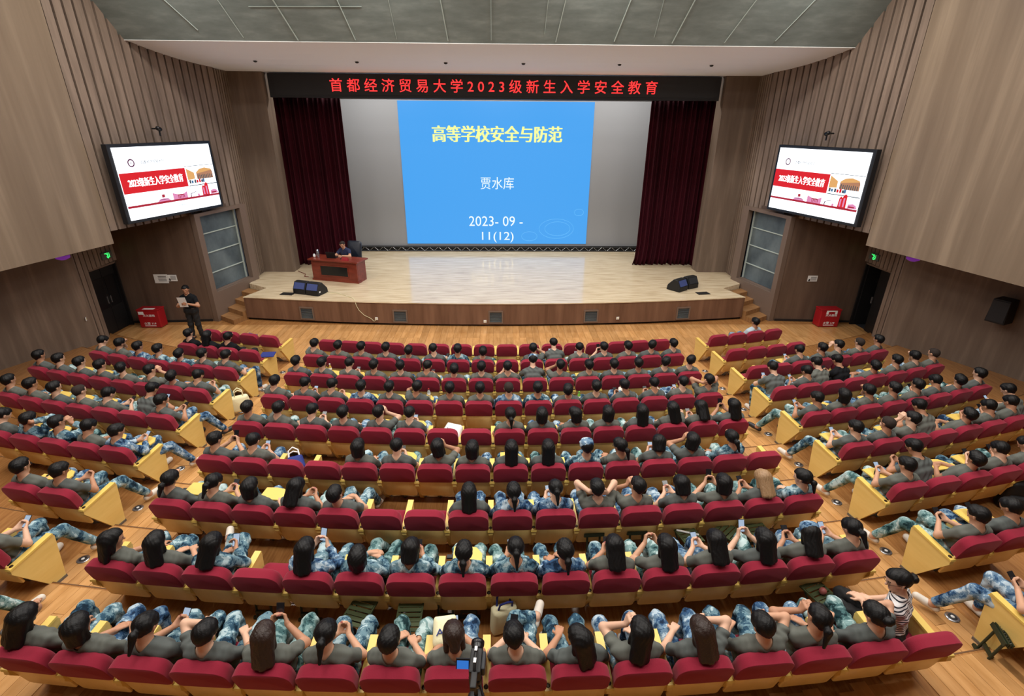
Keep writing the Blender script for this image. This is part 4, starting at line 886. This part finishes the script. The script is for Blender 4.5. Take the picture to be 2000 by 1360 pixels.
# --- folding camp stools
def stool(loc,rz,label,opened,tilt=0):
    e=empty('folding_stool'); e.matrix_world=Matrix.Translation(loc)@Matrix.Rotation(rz,4,'Z')@Matrix.Rotation(tilt,4,'X'); tag(e,label,'stool','green folding stools')
    if opened:
        for k in range(6): MB().box((0,-.15+.06*k,.395+.004*math.sin(k*2)),(.25,.046,.008),'stool_green').build('slat',e)
        for s in(-1,1):
            MB().box((s*.13,0,.385),(.018,.36,.018),'stool_green').build('side_rail',e)
            MB().tube([(s*.115,-.16,.38),(s*.115,.15,.02)],.011,6,'stool_dark').build('leg',e); MB().tube([(s*.10,.16,.38),(s*.10,-.15,.02)],.011,6,'stool_dark').build('leg',e)
        for y in(-.15,.15): MB().box((0,y,.012),(.25,.03,.024),'stool_dark').build('foot_bar',e)
    else:
        for k in range(4): MB().box((0,-.035+.022*k,.385-.012*(k%2)),(.27,.014,.05),'stool_dark').build('slat',e)
        for k in range(9): MB().lathe([(.006,0),(.004,.004)],6,'bracket',M=Matrix.Translation((-.12+.03*k,-.01,.41))).build('rivet',e)
        for s in(-1,1): MB().tube([(s*.085,0,.37),(s*.085,-.01,.03)],.014,6,'stool_dark').build('leg',e)
        for y,z in((0,.018),(-.02,.12)): MB().box((0,y,z),(.27 if z<.1 else .18,.03,.03),'stool_dark').build('foot_bar',e)
def at_s(s,r_,z): a=s/r_; p=polar(r_,a); return (p[0],p[1],z),a
for (s,r_,z,l) in ((-2.60,35.0,.645,'folded green stool leaning behind the eighth row, leftmost'),(-2.07,35.0,.645,'folded green stool leaning behind the eighth row, second from left'),(-.50,34.98,.645,'folded green stool behind the eighth row, left of a tucked pair'),(-.24,34.93,.645,'folded green stool behind the eighth row, right of a tucked pair'),(.42,35.0,.645,'folded green stool beside the standing tote bag'),(1.37,33.99,.565,'folded green stool behind the seventh row, left of two'),(1.95,33.99,.565,'folded green stool behind the seventh row, right of two')):
    p,a=at_s(s,r_,z); stool(p,a+rng.uniform(-.06,.06),l,False,R(-6))
for (s,r_,z,dz,l) in ((-1.42,35.18,.645,-.25,'opened green slatted stool left of the seated pair in back row'),(-.86,35.24,.645,.03,'opened green slatted stool right beside another, back row legroom'),(2.62,34.05,.565,.2,'opened green stool with a white baton on it'),(3.2,34.08,.565,.6,'opened green stool behind the seventh row, at an angle'),(3.6,34.1,.565,.1,'opened green stool behind the seventh row, rightmost'),(3.8,35.2,.645,.25,'opened green stool with a pink ball on it')):
    p,a=at_s(s,r_,z); stool(p,a+dz,l,True)
p,a=at_s(5.36,35.88,.645); stool(p,a+R(62),'folded green stool leaning on the yellow end panel at right',False,R(14))
p,a=at_s(2.62,34.05,.565+.415); tag(MB().tube([(-.14,.05,0),(.12,-.06,0)],.014,8,'white').build('white_baton',loc=p,rot=(0,0,a)),'white baton lying on an opened green stool','baton')
p,a=at_s(3.8,35.2,.645+.44); tag(MB().lathe([(.01,-.04),(.032,-.03),(.042,0),(.032,.03),(.008,.042)],14,'fire_red').build('pink_ball',mat='lip',loc=p),'pink ball lying on an opened green stool','ball')
# --- bags
def tote(loc,rz,label,mat,w_=.36,h_=.40,tiltx=0,handle='cream',txt=None):
    e=empty('tote_bag'); e.matrix_world=Matrix.Translation(loc)@Matrix.Rotation(rz,4,'Z')@Matrix.Rotation(tiltx,4,'X'); tag(e,label,'bag')
    ol=rounded_outline(w_,0,h_,.03,.06,4); ol=[(x*(1-.18*(z/h_))+.012*math.sin(z*30),z) for x,z in ol]
    pillow(ol,[(.06,.05,-.075),(.01,.01,-.05),(0,0,0),(.01,.01,.05),(.06,.05,.075)],mat,Matrix.Identity(4)).build('bag_body',e)
    for y in((-.02,.03) if handle else ()): MB().tube([(-.08,y,h_-.02),(-.07,y*2,h_+.1),(0,y*3,h_+.14),(.07,y*2,h_+.09),(.08,y,h_-.02)],.012,6,handle).build('handle',e)
    if txt: lettering(txt,.16,.06,'ink_blue',e,Matrix.Translation((0,-.083,h_*.45))@Matrix.Rotation(R(90),4,'X'))
    return e
tote((.16,4.07,.645),R(20),'cream tote bag with blue handles standing before the back row','tote',.34,.42,R(6),'ink_blue')
tote((-5.34,9.50,.325),R(30),'pale yellow tote bag on the floor by the left aisle','tote',.42,.36,R(-4),'tote')
sm9=[x for x in SEATS if x[0]=='C' and x[1]==9 and x[2]==7][0][3]; sm5=[x for x in SEATS if x[0]=='C' and x[1]==5 and x[2]==6][0][3]; sm6=[x for x in SEATS if x[0]=='C' and x[1]==6 and x[2]==2][0][3]
def place(o,M): o.matrix_world=M; return o
place(tote((0,0,0),0,'cream tote bag with blue letters on a lap in the back row','tote',.27,.28,0,None,'AIE'),sm9@Matrix.Translation((-.12,.20,.70))@Matrix.Rotation(R(8),4,'Z')@Matrix.Rotation(R(-62),4,'X'))
place(tote((0,0,0),0,'white tote bag with black print lying on an empty fifth row seat','tote_white',.36,.30,0,None,'2023'),sm5@Matrix.Translation((.06,.06,.60))@Matrix.Rotation(R(-20),4,'Z')@Matrix.Rotation(R(-66),4,'X'))
place(tote((0,0,0),0,'blue bag lying on an empty sixth row seat','ink_blue',.28,.26,0,'white'),sm6@Matrix.Translation((.0,.10,.53))@Matrix.Rotation(R(30),4,'Z')@Matrix.Rotation(R(-58),4,'X'))
bp=empty('backpack',(7.95,6.12,.565),R(-14)); tag(bp,'black backpack standing behind the seventh row of the right block','bag')
pillow(rounded_outline(.34,0,.5,.12,.05),[(.06,.05,-.11),(.01,.01,-.07),(0,0,0),(.01,.01,.07),(.05,.05,.1)],'black',Matrix.Identity(4)).build('main_compartment',bp); pillow(rounded_outline(.26,.05,.28,.06,.04),[(.04,.04,-.17),(.01,.01,-.15),(0,0,-.1),(0,0,-.06)],'charcoal',Matrix.Identity(4)).build('front_pocket',bp); MB().tube([(-.05,0,.49),(-.04,0,.54),(.04,0,.54),(.05,0,.49)],.01,6,'black').build('grab_handle',bp)
# --- small things on writing tablets and armrests
def seatM(b,r_,j): return [x for x in SEATS if x[:3]==(b,r_,j)][0][3]
def bottle(b,r_,j,lab,liquid,capm,off=(.09,.36,.719)):
    e=tag(place(empty('drink_bottle'),seatM(b,r_,j)@Matrix.Translation(off)),lab,'bottle'); MB().lathe([(.028,0),(.031,.01),(.031,.12),(.014,.165),(.013,.18)],14,liquid).build('bottle_body',e); MB().lathe([(.016,.178),(.016,.2),(.012,.202)],12,capm).build('bottle_cap',e); MB().lathe([(.0318,.05),(.0318,.1)],14,'white').build('wrapper',e)
plain('green_drink',srgb(120,190,70),.3); plain('clear_drink',srgb(190,200,205),.15); plain('amber_drink',srgb(206,170,90),.25)
bottle('C',4,5,'clear bottle with red cap on a yellow tablet, fourth row','clear_drink','fire_red'); bottle('C',4,10,'bright green bottle between seats of the fourth row','green_drink','green_drink',(.30,.30,.662)); bottle('C',3,1,'amber drink bottle on a yellow tablet, third row','amber_drink','white',(-.06,.38,.719)); bottle('L',6,3,'amber drink bottle on a yellow tablet in the left block','amber_drink','white'); bottle('R',5,1,'clear bottle on a yellow tablet in the right block','clear_drink','white',(-.06,.36,.719)); bottle('C',6,8,'green drink bottle beside the seated pair, sixth row','green_drink','white')
for (b,r_,j) in (('C',3,2),('C',4,3),('C',4,4),('C',5,5),('R',5,1),('R',6,2),('R',7,0),('C',3,5)):
    o=link('smartphone',PH_BODY); o.matrix_world=seatM(b,r_,j)@Matrix.Translation((.0,.34,.723))@Matrix.Rotation(R(rng.uniform(-60,60)),4,'Z'); tag(o,'black phone lying on a yellow writing tablet, %s from %s, %s, %s'%(ORD[j],'left' if b=='C' else 'aisle',ROWN[r_-1],BN[b]),'phone'); link('screen',PH_SCR['phone_dark'],o)
o=tag(place(link('camouflage_cap',CAPM),seatM('C',4,7)@Matrix.Translation((.27,.12,.655))),'blue camouflage cap resting on an armrest in the fourth row','cap')
def folder(M,label):
    e=tag(place(empty('blue_folder'),M),label,'folder'); MB().box((0,0,.012),(.32,.24,.02),'ink_blue').build('cover',e,bevel=.004); MB().box((0,.0,.004),(.31,.23,.008),'white').build('pages',e)
folder(seatM('L',2,3)@Matrix.Translation((.26,.14,.69))@Matrix.Rotation(.3,4,'Z')@Matrix.Rotation(R(6),4,'X'),'blue folder on the aisle armrest, second row, left block'); folder(seatM('L',1,1)@Matrix.Translation((.26,.2,.695))@Matrix.Rotation(-.2,4,'Z')@Matrix.Rotation(R(6),4,'X'),'blue folder on an armrest in the front row, left block')
# --- tripod with video camera behind the back row
tx,ty,tz=-.05,2.47,.72
e=tag(empty('camera_tripod',(tx,ty,tz)),'black tripod standing behind the back row at the centre','tripod')
MB().tube([(0,0,.7),(0,0,1.46)],.016,10,'black').build('centre_column',e)
for k in range(3):
    t=R(-90+120*k+12); L_=MB(); c_,s_=math.cos(t),math.sin(t)
    lg=MB().tube([(.05*c_,.05*s_,1.22),(.26*c_,.26*s_,.55)],.016,8,'black').build('leg',e); MB().tube([(.25*c_,.25*s_,.58),(.42*c_,.42*s_,.03)],.011,8,'charcoal').build('leg_extension',lg); MB().lathe([(.018,0),(.018,.03)],8,'black').build('rubber_foot',lg,loc=(.42*c_,.42*s_,0)); MB().box((.255*c_,.255*s_,.56),(.04,.04,.05),'black_gloss').build('clamp',lg)
MB().lathe([(.05,1.18),(.065,1.2),(.065,1.27),(.04,1.3)],14,'black').build('shoulder',e); MB().lathe([(.045,1.42),(.05,1.44),(.05,1.5),(.03,1.52)],14,'black_gloss').build('fluid_head',e); MB().tube([(.03,-.02,1.46),(.09,-.16,1.36),(.13,-.34,1.2)],.010,8,'black').build('pan_handle',e)
v=tag(empty('video_camera',(tx,ty-.01,tz+1.535),R(-3)),'black video camera with lit blue side screen on the tripod','video camera')
MB().box((0,.05,.05),(.085,.19,.10),'black').build('body',v,bevel=.012); MB().lathe([(.04,0),(.044,.03),(.044,.05),(.05,.055),(.05,.08)],18,'black_gloss',M=Matrix.Translation((0,.14,.055))@Matrix.Rotation(R(-90),4,'X')).build('lens_barrel',v)
MB().box((.0,-.10,.085),(.045,.12,.045),'black').build('viewfinder',v,bevel=.008); MB().tube([(0,.12,.10),(0,.11,.145),(0,-.01,.15),(0,-.04,.10)],.012,8,'black').build('carry_handle',v); MB().box((.055,.06,.045),(.03,.14,.08),'charcoal').build('hand_grip',v,bevel=.01); MB().box((0,.05,-.008),(.06,.12,.016),'charcoal').build('mounting_plate',v)
for y in(.09,0): MB().box((0,y,.163),(.02,.035,.003),'white').build('label',v)
lc=MB().box((-.095,.05,.05),(.1,.012,.075),'black',Matrix.Rotation(R(-25),3,'X')).build('side_screen',v); MB().box((-.095,.041,.048),(.085,.004,.06),'phone_blue',Matrix.Rotation(R(-25),3,'X')).build('lit_display',lc)
